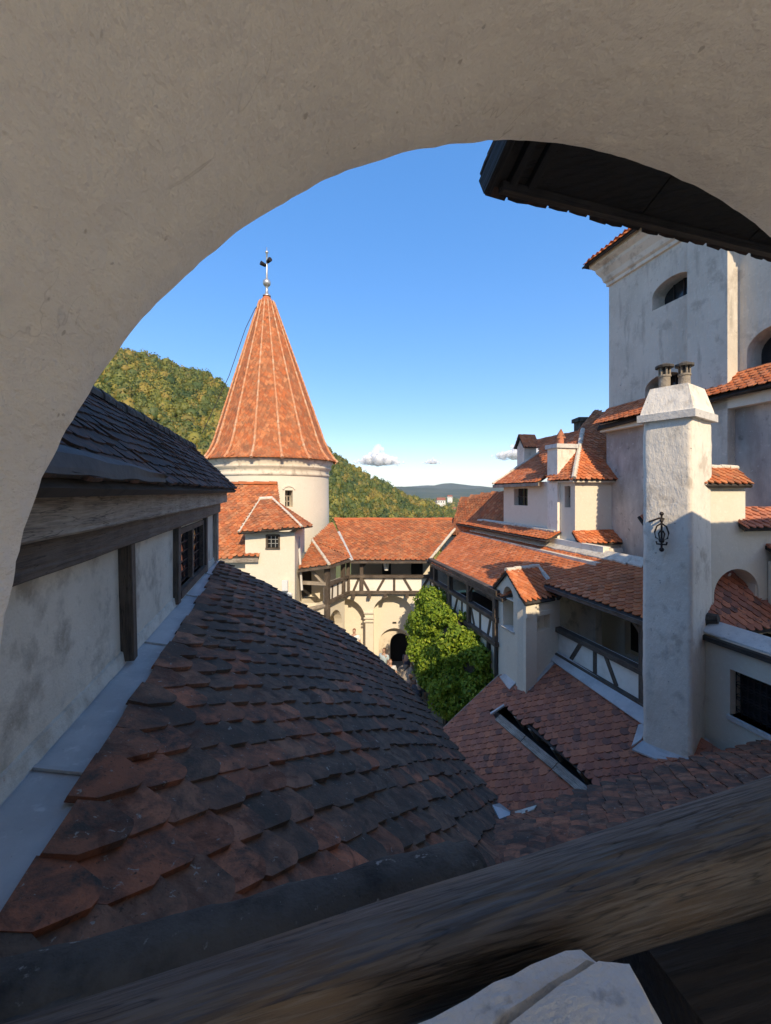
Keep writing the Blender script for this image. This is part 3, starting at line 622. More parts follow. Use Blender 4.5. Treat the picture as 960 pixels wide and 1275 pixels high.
for k in (.12, .3, .55, .80, .93):
    q = u0 + (u1 - u0) * k; timber('slot_post', q - Nm * .35 - dm * .0, q + Nm * .03, .07, .10, M['wood'], mid, up=cm)
timber('slot_rail', u0 - dm * .03, u1 - dm * .03, .07, .07, M['wood_dark'], mid, up=Nm)
mb = MB().prism([hitm(615, 889, -.5), hitm(636, 872, -.5), hitm(760, 980, -.5), hitm(740, 1003, -.5)], -Nm * .05); mb.build('slot_floor', M['dark'], mid)  # near-black sheet stands for the shade down in the slot
v0, v1 = hitm(621, 841), hitm(500, 957)
timber('verge_board', v0 - Nm * .04, v1 - Nm * .04, .05, .12, M['wood'], mid, up=Nm)
MB().prism([v0 - Nm * .1, v1 - Nm * .1, Vector((v1.x, v1.y, -8.6)), Vector((v0.x, v0.y, -8.6))], (.25, -.2, 0)).build('wall', M['plaster'], mid)
# flashing under the gallery wall
def strip(name, pa, pb, da, db, th, mat, parent):
    return MB().prism([pa, pb, pb + db, pa + da], Vector((0, 0, -th))).build(name, mat, parent)
fa, fb = hitm(688, 812, .06), hitm(830, 906, .06)
strip('lead_flashing', fa - dm * .1 + Nm * .05, fb - dm * .1 + Nm * .05, dm * .34, dm * .34, .02, M['lead'], mid)
strip('lead_flashing', hitm(655, 853, .07), hitm(690, 816, .07), dm * .02 + Vector((.02, -.22, -.03)), dm * .02 + Vector((.02, -.22, -.03)), .02, M['lead'], mid)
MB().prism([hitm(622, 842, .06), hitm(630, 838, .12), hitm(642, 850, .10), hitm(634, 858, .06)], (0, 0, -.03)).build('lead_apron', M['lead'], mid)

# ================================================================== RIGHT WING gallery (two parallel fronts) and its orange roof
gal = thing('half_timbered_gallery', (4.9, 12, -8.6), 'long half timbered gallery with dark openings under a broad orange tiled roof', 'gallery')
fR = Frame((4.92, 11.9), (GD.x, GD.y)); 
if fR.n.x > 0: fR.flip()
fL = Frame((3.4, 12.8), (-.225, .974))
if fL.n.x > 0: fL.flip()
PT, PB = -3.84, -4.64
def parapet(fr, a0, a1, posts, braces, parent, zt=PT, zb=PB, bt=.14):
    fr.obox('panel', a0, a1, zb + .02, zt - .02, -.14, 0, M['panel'], parent)
    timber('top_rail', fr.p(a0, zt - bt / 2, .02), fr.p(a1, zt - bt / 2, .02), .2, bt, M['wood_brown'], parent)
    timber('bottom_rail', fr.p(a0, zb, .03), fr.p(a1, zb, .03), .22, bt, M['wood_brown'], parent)
    for (x0, x1) in braces: timber('brace', fr.p(x0, zb + bt / 2, .0), fr.p(x1, zt - bt, .0), .11, .05, M['wood_brown'], parent, up=fr.n)
def posts(fr, xs, parent, z0, z1, w=.17):
    for x in xs: timber('post', fr.p(x, z0, .03), fr.p(x, z1, .03), w, w, M['wood_brown'], parent, up=fr.n)
# right front
parapet(fR, -3.75, .2, [], [(.05, .25 - .0), (-.55, -.95), (-1.45, -1.45), (-2.15, -1.8), (-2.85, -3.3)], gal)
posts(fR, (.12, -2.95), gal, PB, -2.62)
for x, s in ((.12, -1), (-2.95, 1), (-2.95, -1)): timber('knee_brace', fR.p(x, -3.15, .02), fR.p(x + .5 * s, -2.68, .02), .1, .1, M['wood_brown'], gal, up=fR.n)
timber('wall_plate', fR.p(-3.8, -2.66, .03), fR.p(.3, -2.66, .03), .2, .18, M['wood_brown'], gal)
fR.obox('lower_wall', -3.75, .3, -8.6, PB - .06, -.3, -.03, M['plaster'], gal)
mb = MB(); fR.wall(mb, -3.9, 2.6, PB, -1.9, .2, [(-1.2, -.55, PB + .05, -2.95, .0), (-2.9, -1.9, PB + .05, -3.05, .2)], d=-1.75); mb.build('inner_wall', M['plaster'], gal)
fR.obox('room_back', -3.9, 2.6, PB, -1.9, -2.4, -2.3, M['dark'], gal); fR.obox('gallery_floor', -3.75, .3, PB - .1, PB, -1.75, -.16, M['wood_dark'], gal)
# left front
parapet(fL, -.15, 6.0, [], [(.55, .35), (1.1, 1.1), (1.55, 1.85), (2.6, 2.6), (3.3, 3.0), (3.9, 4.2), (4.8, 4.8), (5.4, 5.15)], gal)
posts(fL, (-.02, 1.9, 3.7, 5.4), gal, PB, -3.08)
for x, s in ((-.02, 1), (1.9, -1), (1.9, 1), (3.7, 1)): timber('knee_brace', fL.p(x, -3.5, .02), fL.p(x + .42 * s, -3.1, .02), .1, .1, M['wood_brown'], gal, up=fL.n)
timber('wall_plate', fL.p(-.2, -3.07, .03), fL.p(6.1, -3.07, .03), .2, .16, M['wood_brown'], gal)
fL.obox('lower_wall', -.15, 6.2, -8.6, PB - .06, -.3, -.03, M['plaster'], gal)
for x in (-.02, .5, 3.0): timber('wall_post', fL.p(x, -8.0, .0), fL.p(x, PB - .07, .0), .15, .1, M['wood_dark'], gal, up=fL.n)
fL.obox('inner_wall', -1.6, 10.5, PB, -2.0, -2.4, -2.2, M['plaster_dirty'], gal); fL.obox('end_wall', 6.6, 6.8, PB, -3.25, -2.2, -.3, M['plaster_dirty'], gal); fL.obox('gallery_floor', -.15, 6.2, PB - .1, PB, -2.2, -.16, M['wood_dark'], gal)
# roof plane
def xR(Y): return 4.92 - .247 * (Y - 11.9) - .36
EDn = Vector((-GD.y, GD.x, 0)); EDn = EDn if EDn.x < 0 else -EDn        # outward (left)
E0 = Vector((xR(11.9), 11.9, 0))
def RP(a, h, lift=0.0): return E0 + GD * a - EDn * h + Vector((0, 0, -2.7 + .45 * h + lift))
sr = dict(th=.02, lift=.03, jit=.012, blunt=.3)
roof_face(gal, [RP(-3.7, 0), RP(.65, 0), RP(.65, 1.72), RP(-3.7, 1.72)], .22, .125, M['tile_or'], seed=31, min_px=9.5, n_ind=300, **sr)
roof_face(gal, [RP(.65, -1.02), RP(6.6, -1.02), RP(9.3, 1.72), RP(.65, 1.72)], .22, .125, M['tile_or'], seed=32, **sr)
timber('fascia', RP(-3.7, .0, -.05), RP(.6, .0, -.05), .05, .10, M['wood_brown'], gal); timber('fascia', RP(.62, -1.0, -.05), RP(6.6, -1.0, -.05), .05, .10, M['wood_brown'], gal)
timber('fascia', RP(.63, -1.02, -.04), RP(.63, .0, -.04), .05, .10, M['wood_brown'], gal)
# mortar line and low wall at the head of the roof
mb = MB()
for i in range(26):
    a0, a1 = -3.7 + 12.9 * i / 26, -3.7 + 12.9 * (i + 1) / 26; k = random.uniform(-.03, .03)
    mb.prism([RP(a0, 1.60 + k, .05), RP(a1, 1.60 - k, .05), RP(a1, 1.85, .12), RP(a0, 1.85, .12)], (0, 0, .035))
mb.build('mortar_fillet', M['mortar'], gal)
mb = MB(); mb.prism([RP(-.2, 1.76, 0), RP(9.2, 1.76, 0), RP(9.2, 1.76, .30), RP(-.2, 1.76, .30)], -EDn * .2); mb.build('low_wall', M['plaster_grey'], gal)

# ================================================================== NICHE on the corner
nic = thing('corner_niche', (3.8, 11.4, -8.6), 'white plastered corner turret with arched niche and small tiled gable', 'turret')
n0 = Vector((3.80, 11.3, 0)); n1 = Vector((3.40, 12.85, 0)); n2 = Vector((4.98, 11.92, 0))
fN = Frame((n1.x, n1.y), ((n0 - n1).x, (n0 - n1).y)); LN = (n0 - n1).length
if fN.n.x > 0: fN.flip()
fM = Frame((n0.x, n0.y), ((n2 - n0).x, (n2 - n0).y)); LM = (n2 - n0).length
if fM.n.y > 0: fM.flip()
mb = MB(); fN.wall(mb, 0, LN, -8.6, -3.12, .34, [(.42, .98, -4.0, -3.15, .0)])
mb.V = [v for v in mb.V]; mb.build('wall', M['plaster'], nic)
ap = -2.32; mbg = MB()
pts = []
h_, cc = .28, .70
arcp = [(cc + h_ * math.cos(math.pi * i / 12), -3.12 + .35 * math.sin(math.pi * i / 12)) for i in range(13)]
outer = [(LN, -3.12), (1.25, -2.95), (1.02, -2.62), (.72, ap), (.38, -2.66), (0, -2.92), (0, -3.12)]
def ng(poly2, name):
    m_ = MB(); n_ = len(poly2); A = [fN.p(x, z, 0) for x, z in poly2]; B = [fN.p(x, z, -.34) for x, z in poly2]
    m_.add(A, [tuple(range(n_))]); m_.add(B, [tuple(range(n_))[::-1]]); m_.add(A + B, [(i, (i + 1) % n_, n_ + (i + 1) % n_, n_ + i) for i in range(n_)]); return m_
ng([(.98, -3.12)] + [(LN, -3.12), (1.25, -2.95), (1.02, -2.62), (.72, ap)] + [(x, z) for x, z in arcp[6::-1]], 'g').build('gable', M['plaster'], nic)
ng([(.42, -3.12)] + [(x, z) for x, z in arcp[12:5:-1]] + [(.72, ap + .0), (.38, -2.66), (0, -2.92), (0, -3.12)], 'g').build('gable', M['plaster'], nic)
fN.obox('niche_back', .3, 1.1, -4.2, -2.6, -.40, -.345, M['plaster'], nic)
mb = MB(); mb.prism([fN.p(.36, -4.06, .02), fN.p(1.04, -4.06, .02), fN.p(1.04, -3.98, .08), fN.p(.36, -3.98, .08)], -fN.n * .3); mb.build('niche_sill', M['stone_w'], nic)
mb = MB(); fM.wall(mb, 0.03, LM, -8.6, -3.02, .34, [(.38, .92, -3.85, -3.42, 0)]); mb.build('side_wall', M['plaster'], nic)
fM.obox('side_recess', .3, 1.0, -3.95, -3.3, -.30, -.2, M['plaster_grey'], nic)
fM.obox('string_course', -.02, LM * .75, -3.42, -3.30, 0, .05, M['plaster'], nic)
rz = 1.9
gA = fN.p(.72, ap, .08); gB = gA + (n2 - n0).normalized() * 1.3
e1 = fN.p(LN + .12, -3.02, .08); e2 = e1 + (n2 - n0).normalized() * 1.15
roof_face(nic, [gA + Vector((0, 0, .03)), e1, e2, gB + Vector((0, 0, .03))], .19, .11, M['tile_or'], th=.02, lift=.025, seed=41)
e3 = fN.p(-.1, -2.98, .08); e4 = e3 + (n2 - n0).normalized() * .9
roof_face(nic, [gA + Vector((0, 0, .03)), gB + Vector((0, 0, .03)), e4, e3], .19, .11, M['tile_or'], th=.02, lift=.025, seed=42)
ridge(nic, gA + Vector((0, 0, .04)), gB + Vector((0, 0, .04)), .08, M['mortar'], seg=.3)
MB().tube([gB + Vector((0, 0, .02)), gB * .45 + e2 * .55 + Vector((.05, 0, .12))], .07, 7).build('mortar_hip', M['mortar'], nic)

# ================================================================== BACK gallery over blind arches
bk = thing('back_gallery', (0, 19.3, -8.6), 'half timbered gallery over white blind arches across the far end', 'gallery')
fB = Frame((-1.72, 19.25), (1, 0.0))
if fB.n.y > 0: fB.flip()
LB = 3.95
parapet(fB, 0, LB - .1, [], [(.25, .5), (.95, .62), (1.35, 1.68), (2.12, 2.12), (2.9, 2.55), (3.35, 3.7)], bk)
posts(fB, (.0, .62, LB - .1), bk, PB, -3.1)
for x in (.62,): timber('knee_brace', fB.p(x, -3.5, .02), fB.p(x + .35, -3.12, .02), .1, .1, M['wood_brown'], bk, up=fB.n)
timber('wall_plate', fB.p(-.1, -3.08, .03), fB.p(LB, -3.08, .03), .2, .14, M['wood_brown'], bk)
for x in (.25, .98, 1.7, 2.7): timber('joist_end', fB.p(x, PB - .14, .26), fB.p(x, PB - .14, -.3), .16, .16, M['wood_brown'], bk)
mb = MB(); fB.wall(mb, 0, LB, PB, -2.6, .2, [(1.55, 2.0, PB, -3.3, .1), (3.0, 3.6, PB, -3.3, .2)], d=-1.6); mb.build('inner_wall', M['plaster'], bk)
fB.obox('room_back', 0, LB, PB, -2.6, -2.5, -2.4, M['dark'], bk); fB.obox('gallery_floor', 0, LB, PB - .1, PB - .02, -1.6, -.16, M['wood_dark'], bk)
A0_, A1_ = fB.a_at(465), fB.a_at(513)
mb = MB(); fB.wall(mb, -1.15, LB + .6, -8.6, PB - .07, .55, [(-1.05, fB.a_at(455), -8.6, -6.0, 1.05), (A0_, A1_, -8.6, -5.55, .72)], d=-.05); mb.build('arcade_wall', M['plaster'], bk)
a2, a3 = fB.a_at(470), fB.a_at(512)
mb = MB(); fB.wall(mb, -1.2, LB + .6, -8.6, PB - .07, .3, [(a2 + .05, a3, -8.6, -7.25, .75)], d=-.62); mb.build('recess_wall', M['plaster'], bk)
mb = MB(); fB.wall(mb, 0, LB + .6, -8.6, -6.4, .3, [(a2 + .6, a3, -8.6, -7.3, .45)], d=-.95); mb.build('inner_arch', M['plaster_dirty'], bk); fB.obox('doorway_dark', 0, LB + .6, -8.6, -6.4, -2.0, -1.9, M['dark'], bk)
for z in (-5.62, -5.86, -6.02): fB.obox('impost', fB.a_at(453), fB.a_at(466), z, z + .05, -.04, .04, M['plaster'], bk)
fB.obox('hole_shade', fB.a_at(489), fB.a_at(494), -6.28, -6.2, -.63, -.60, M['dark'], bk)  # dark plate on the wall, painted shade of a small hole
rb0 = dict(th=.02, lift=.035, jit=.016, blunt=.3)
yr = 22.4
roof_face(bk, [(-1.62, 18.85, -3.16), (2.0, 18.85, -3.16), (4.15, yr, -1.52), (-2.75, yr, -1.52)], .23, .13, M['tile_or2'], seed=51, **rb0)
ridge(bk, (-2.75, yr, -1.5), (4.2, yr, -1.5), .11, M['tile_or'])
ridge(bk, (1.95, 18.8, -3.12), (4.15, yr, -1.48), .07, M['mortar'], 'valley_mortar'); 
MB().prism([(-1.72, 18.82, -3.12), (-1.45, 18.82, -3.1), (-2.3, 21.0, -2.05), (-2.5, 21.0, -2.05)], (0, 0, .05)).build('lead_valley', M['lead'], bk)
timber('fascia', (-1.7, 18.86, -3.2), (2.1, 18.86, -3.2), .05, .09, M['wood_brown'], bk)
lam = thing('hanging_lantern', at(481, 700, 19.4), 'small pale glass lantern hanging in the far gallery opening', 'lantern')
q = at(481, 704, 19.4)
MB().revolve((q.x, q.y), [(.02, q.z + .28), (.14, q.z + .18), (.15, q.z + .16)], 8).build('cap', M['iron'], lam); MB().revolve((q.x, q.y), [(.14, q.z + .16), (.10, q.z - .22), (.0, q.z - .24)], 8).build('glass', M['panel'], lam); MB().tube([(q.x, q.y, q.z + .26), (q.x, q.y, -3.0)], .012, 5).build('chain', M['iron'], lam)

# ================================================================== CORNER gallery by the tower
cg = thing('corner_gallery', (-2.4, 17.6, -8.6), 'angled timber gallery corner with hipped orange tiles beside the round tower', 'gallery')
k0 = Vector((-1.74, 19.2, 0)); k1 = Vector((-2.46, 17.45, 0)); k2 = Vector((-3.5, 17.45, 0))
f1_ = Frame((k0.x, k0.y), ((k1 - k0).x, (k1 - k0).y)); l1 = (k1 - k0).length
if f1_.n.x < 0: f1_.flip()
parapet(f1_, .05, l1, [], [(.55, .45), (.95, .95), (1.45, 1.4)], cg)
posts(f1_, (.5, l1), cg, PB - .1, -3.05); posts(f1_, (l1,), cg, -5.5, -3.05, .2)
f2_ = Frame((k1.x, k1.y), (-1, 0)); f2_.n = Vector((0, -1, 0))
timber('top_rail', f2_.p(0, -3.85, .02), f2_.p(1.05, -3.8, .02), .16, .13, M['wood'], cg); timber('bottom_rail', f2_.p(0, -5.4, .02), f2_.p(1.05, -5.5, .02), .16, .13, M['wood'], cg)
timber('mid_rail', f2_.p(0, -4.75, .02), f2_.p(1.05, -4.95, .02), .14, .12, M['wood'], cg); timber('brace', f2_.p(.08, -3.9, .02), f2_.p(.7, -3.2, .02), .1, .1, M['wood'], cg, up=f2_.n)
timber('post', f2_.p(.72, -5.5, 0), f2_.p(.72, -4.85, 0), .12, .1, M['wood'], cg, up=f2_.n)
f2_.obox('panel', 0, 1.1, -5.5, -4.75, -.4, -.3, M['plaster'], cg); f2_.obox('back_wall', -.2, 1.1, -5.6, -3.1, -1.6, -1.5, M['plaster'], cg)
mb = MB(); f1_.wall(mb, .1, l1 + .05, -8.6, PB - .1, .4, [(.3, 1.7, -8.6, -6.2, 1.0)], d=-.1); mb.build('lower_wall', M['plaster'], cg); f1_.obox('recess_wall', -.2, l1, -8.6, PB - .1, -1.5, -1.2, M['plaster'], cg); f1_.obox('inner_wall', .3, l1, PB, -3.0, -1.5, -1.4, M['dark'], cg)
f2_.obox('lower_wall', -.1, 1.1, -8.6, -5.55, -.5, -.02, M['plaster'], cg)
p_a, p_b, p_c = at(371, 709, 17.0), at(410, 704, 17.1), at(437, 696, 18.9); p_t, p_s = at(389, 674, 19.6), at(414, 651, 21.6)
roof_face(cg, [p_a, p_b, p_t], .22, .125, M['tile_or2'], seed=61, **rb0)
roof_face(cg, [p_b, p_c, p_t], .22, .125, M['tile_or2'], seed=62, **rb0); roof_face(cg, [p_c, p_s, p_t], .22, .125, M['tile_or2'], seed=63, **rb0)
ridge(cg, p_b + Vector((0, 0, .03)), p_t + Vector((0, 0, .05)), .07, M['mortar'], 'hip_mortar')
timber('fascia', p_a + Vector((0, 0, -.07)), p_b + Vector((0, 0, -.07)), .05, .1, M['wood_brown'], cg); timber('fascia', p_b + Vector((0, 0, -.07)), p_c + Vector((0, 0, -.07)), .05, .1, M['wood_brown'], cg)
timber('eave_strut', at(376, 735, 17.1), at(372, 668, 17.6), .08, .08, M['lead'], cg)

# ================================================================== ROUND TOWER
TC = Vector((-6.24, 23.0, 0)); TRD = 3.08
tow = thing('round_tower', (TC.x, TC.y, -8.6), 'round cream tower under a tall orange tiled cone with metal finial', 'tower')
wa = math.atan2(at(362, 617, 20).y - TC.y, at(362, 617, 20.15).x - TC.x)
def tower_wall():
    V = []; Fc = []; n = 96; zs = [-8.6, -4, -1.2, -.78, -.2, .08, .22, .6, 1.1]; wi = set()
    for z in zs:
        for j in range(n):
            a = 2 * math.pi * j / n; r = TRD * (1 + .004 * noise.noise(Vector((a * 4, z, 0)))) + (.02 if z < -.5 else 0); V.append((TC.x + r * math.cos(a), TC.y + r * math.sin(a), z))
    js = [int(round((wa + k) / (2 * math.pi) * n)) % n for k in (-.0654, 0)]
    for i in range(len(zs) - 1):
        for j in range(n):
            if zs[i] >= -.79 and zs[i + 1] <= .09 and j in js: continue
            a = i * n + j; b = i * n + (j + 1) % n; Fc.append((a, b, b + n, a + n))
    obj('wall', V, Fc, M['plaster'], tow, True)
    a0 = 2 * math.pi * js[0] / n; a1 = a0 + 2 * 2 * math.pi / n; am = (a0 + a1) / 2
    rd = Vector((math.cos(am), math.sin(am), 0)); tg = Vector((-rd.y, rd.x, 0)); f = Frame((TC + rd * TRD).xy, tg.xy)
    if f.n.dot(rd) < 0: f.flip()
    h = TRD * math.sin((a1 - a0) / 2); w = f.obox('window', -h, h, -.80, -.76, -.5, .02, M['plaster'], tow)
    for s in (-1, 1): f.obox('reveal', s * h - .012, s * h + .012, -.78, .08, -.45, -.01, M['plaster'], w)
    f.obox('reveal', -h, h, .06, .09, -.45, .0, M['plaster'], w)
    f.obox('window_glass', -h, h, -.76, .08, -.42, -.40, M['glass'], w)
    for x in (-h + .04, 0, h - .04): f.obox('window_frame', x - .03, x + .03, -.76, .06, -.40, -.34, M['wood'], w)
    for z in (-.74, -.48, -.22, .03): f.obox('window_frame', -h, h, z - .02, z + .02, -.395, -.345, M['wood'], w)
    m_ = MB()
    for i in range(12):     # eyebrow moulding
        t0, t1 = math.pi * i / 12, math.pi * (i + 1) / 12
        m_.prism([f.p(math.cos(t0) * (h + .04), .1 + .14 * math.sin(t0), -.03), f.p(math.cos(t1) * (h + .04), .1 + .14 * math.sin(t1), -.03), f.p(math.cos(t1) * (h + .12), .1 + .22 * math.sin(t1), -.03), f.p(math.cos(t0) * (h + .12), .1 + .22 * math.sin(t0), -.03)], f.n * .07)
    m_.build('window_hood', M['plaster'], w)
tower_wall()
MB().revolve(TC, [(TRD - .05, .75), (TRD + .05, .80), (TRD + .05, .9), (TRD + .01, .95), (TRD + .03, 1.12), (TRD + .14, 1.2), (TRD + .15, 1.28), (TRD + .1, 1.33), (TRD + .22, 1.5), (TRD + .25, 1.62), (TRD - .5, 1.64)], 96).build('cornice', M['plaster_dirty'], tow, True)
prof = [(3.50, 1.62), (3.27, 1.86), (3.05, 2.22), (2.86, 2.66), (2.42, 4.05), (1.6, 6.62), (.8, 9.1), (.36, 10.45)]
LEAN = Vector((-.30, 0, 0))
cum = [0]
for i in range(1, len(prof)): cum.append(cum[-1] + math.hypot(prof[i][0] - prof[i - 1][0], prof[i][1] - prof[i - 1][1]))
def cone_pt(s, a, off=0.0):
    r = np.interp(s, cum, [p[0] for p in prof]); z = np.interp(s, cum, [p[1] for p in prof]); nseg = 16; da = 2 * math.pi / nseg
    r = r * math.cos(da / 2) / math.cos(((a) % da) - da / 2) * 1.012 + off
    return TC + LEAN * ((z - 1.6) / 9) + Vector((r * math.cos(a), r * math.sin(a), z))
def cone_tiles():
    V = []; Fc = []; rn = []; e = .135; th = .018; s = e * .9; j = 0; T = cum[-1]
    while s < T - .1:
        r = float(np.interp(s, cum, [p[0] for p in prof])); n = max(16, int(round(2 * math.pi * r / .21))); da = 2 * math.pi / n
        for i in range(n):
            a = (i + .5 * (j % 2)) * da
            if math.sin(a) > .55: continue
            if random.random() < .004: continue
            lo = max(0, s - e); jt = random.uniform(-.008, .008); k = len(V); lf = .03 + random.uniform(0, .012)
            # s measured up from the eave: tip at s-e, head at s+e
            P = [cone_pt(s + e * 1.05, a - da / 2, .004), cone_pt(s + e * 1.05, a + da / 2, .004), cone_pt(s + jt, a + da / 2, lf * .8), cone_pt(lo + e * .12 + jt, a + da * .12, lf), cone_pt(lo + e * .12 + jt, a - da * .12, lf), cone_pt(s + jt, a - da / 2, lf * .8)]
            Q = [cone_pt(s + e * 1.05, a - da / 2, -.01), cone_pt(s + e * 1.05, a + da / 2, -.01), cone_pt(s + jt, a + da / 2, lf * .8 - th), cone_pt(lo + e * .12 + jt, a + da * .12, lf - th), cone_pt(lo + e * .12 + jt, a - da * .12, lf - th), cone_pt(s + jt, a - da / 2, lf * .8 - th)]
            V += P + Q; fs = [(5, 4, 3, 2, 1, 0), (1, 2, 8, 7), (2, 3, 9, 8), (3, 4, 10, 9), (4, 5, 11, 10), (5, 0, 6, 11)]
            Fc += [tuple(q + k for q in f) for f in fs]; rv = random.random(); rn += [rv] * 6
        s += e; j += 1
    o = obj('cone_tiles', V, Fc, M['tile_or2'], tow, False, rn); o['kind'] = 'stuff'
    V = []; Fc = []; m = 64
    for i, (r, z) in enumerate(prof):
        for q in range(m): V.append(cone_pt(cum[i], 2 * math.pi * q / m, -.02))
    for i in range(len(prof) - 1):
        for q in range(m): a = i * m + q; b = i * m + (q + 1) % m; Fc.append((a, b, b + m, a + m))
    obj('cone_core', V, Fc, M['tile_or2'], tow)
    for q in range(16):
        a = q * math.pi / 8
        if math.sin(a) > .5: continue
        h = None; pts = [cone_pt(cum[-1] * (i / 34), a, .045) for i in range(35)]; mb = MB()
        for i in range(34):
            rr = (.07 - .038 * i / 34) * random.uniform(.9, 1.1); mb.tube([pts[i] + (pts[i] - pts[i + 1]) * .06, pts[i + 1]], [rr * 1.08, rr * .84], 7, True)
        mb.build('hip', M['hip_mortar'], tow)
cone_tiles()
tp = cone_pt(cum[-1], 0); tp = Vector((TC.x + LEAN.x * .99, TC.y, 10.4))
MB().revolve(tp, [(.40, 10.3), (.24, 10.62), (.17, 10.72), (.16, 10.76), (.0, 10.76)], 20).build('cone_cap', M['tile_or'], tow, True)
fin = MB().revolve(tp, [(.22, 10.74), (.22, 10.80), (.10, 10.84), (.07, 11.25), (.12, 11.30), (.19, 11.38), (.22, 11.48), (.19, 11.6), (.12, 11.66), (.06, 11.74), (.05, 12.5), (.04, 13.1), (.09, 13.14), (.09, 13.2), (.02, 13.26), (.015, 13.45), (0, 13.46)], 14).build('finial', M['steel'], tow, True)
for s, zz in ((-1, 12.42), (1, 12.62)):
    MB().tube([tp + Vector((s * .06, -.05, zz - 10.4)), tp + Vector((s * .26, -.25, zz - 10.4 + .04))], [.09, .12], 10).build('floodlight', M['iron'], fin)
MB().tube([tp + Vector((-.3, -.2, -.12)), tp + Vector((-.55, -.3, -.45)), tp + Vector((-1.0, -.5, -1.6)), tp + Vector((-1.75, -.9, -4.3)), tp + Vector((-2.9, -1.5, -7.4))], .018, 5).build('lightning_cable', M['iron'], tow)

# ================================================================== HOUSE beside the tower
hs = thing('tower_house', (-5, 17, -8.6), 'cream house with steep orange roof and hipped dormer in front of the round tower', 'house')
MB().hexa([(-9, 16.75, -8.6), (-5.0, 16.85, -8.6), (-5.0, 20, -8.6), (-9, 20, -8.6), (-9, 16.75, -2.6), (-5.0, 16.85, -2.6), (-5.0, 20, -2.6), (-9, 20, -2.6)]).build('wall', M['plaster'], hs)
fD = Frame((-5.56, 16.55), (1, .03))
if fD.n.y > 0: fD.flip()
LD = 1.95; wx0, wx1 = fD.a_at(332), fD.a_at(347.5)
mb = MB(); fD.wall(mb, 0, LD, -8.6, -1.62, .25, [(wx0, wx1, -2.23, -1.75, 0)]); fD.box(mb, 0, .25, -8.6, -1.6, -2.4, -.25); fD.box(mb, LD - .25, LD, -8.6, -1.6, -2.4, -.25); mb.build('dormer_wall', M['plaster'], hs)
wD = fD.obox('window', wx0 - .04, wx1 + .04, -2.29, -2.23, -.15, .05, M['wood_brown'], hs); fD.obox('window_glass', wx0, wx1, -2.23, -1.75, -.14, -.12, M['glass'], wD)
for x in (wx0, wx1): fD.obox('window_frame', x - .035, x + .035, -2.23, -1.72, -.1, .02, M['wood_brown'], wD)
fD.obox('window_frame', wx0, wx1, -1.77, -1.70, -.1, .02, M['wood_brown'], wD)
for x in (.33, .67): fD.obox('window_bar', wx0 + (wx1 - wx0) * x - .012, wx0 + (wx1 - wx0) * x + .012, -2.23, -1.75, -.1, -.07, M['steel'], wD)
for z in (.33, .67): fD.obox('window_bar', wx0, wx1, -2.23 + .48 * z - .012, -2.23 + .48 * z + .012, -.1, -.07, M['steel'], wD)
ha, hb, hc, hd = Vector((-8.5, 16.45, -2.68)), Vector((-5.02, 16.45, -2.62)), Vector((-5.0, 19.2, .34)), Vector((-8.5, 19.2, .34))
roof_face(hs, [ha, hb, Vector((-4.6, 18.2, -.75)), hc, hd], .24, .135, M['tile_or2'], seed=71, **rb0)
ridge(hs, hd + Vector((0, 0, .03)), hc + Vector((0, 0, .03)), .1, M['tile_or2'])
timber('fascia', ha + Vector((0, 0, -.08)), hb + Vector((0, 0, -.08)), .06, .16, M['wood'], hs)
da_, db_ = at(297, 664, 16.15), at(376, 657, 16.2); dr0, dr1 = Vector((-5.45, 18.1, -.36)), Vector((-4.92, 18.1, -.32))
roof_face(hs, [da_, db_, dr1, dr0], .22, .125, M['tile_or2'], seed=72, **rb0)
dl = Vector((da_.x + .05, 18.6, -1.55)); drr = Vector((db_.x, 18.7, -1.55))
roof_face(hs, [da_, dr0, dl], .22, .125, M['tile_or2'], seed=73, **rb0); roof_face(hs, [db_, drr, dr1], .22, .125, M['tile_or2'], seed=74, **rb0)
up3 = Vector((0, 0, .04)); ridge(hs, da_ + up3, dr0 + up3, .06, M['mortar'], 'hip_tiles'); ridge(hs, db_ + up3, dr1 + up3, .06, M['mortar'], 'hip_tiles'); ridge(hs, dr0 + up3, dr1 + up3, .09, M['mortar'])
bx_ = at(355, 729, 16.45)
mb = MB().hexa([bx_ + Vector((x, y, z)) for z in (-.2, .2) for x, y in ((-.11, -.07), (.11, -.07), (.11, .07), (-.11, .07))]); tag(mb.build('meter_box', M['white_box']), 'small white box on the cream wall below the dormer', 'meter box')
cb = at(361, 741, 16.4); sc = thing('security_camera', cb, 'white security camera on the corner of the cream house', 'camera')
MB().tube([cb + Vector((-.1, .1, .05)), cb + Vector((.08, -.02, .03))], .05, 10).build('housing', M['white_box'], sc); MB().tube([cb + Vector((-.1, .12, .0)), cb + Vector((.02, .03, -.12))], .025, 6).build('bracket', M['white_box'], sc)

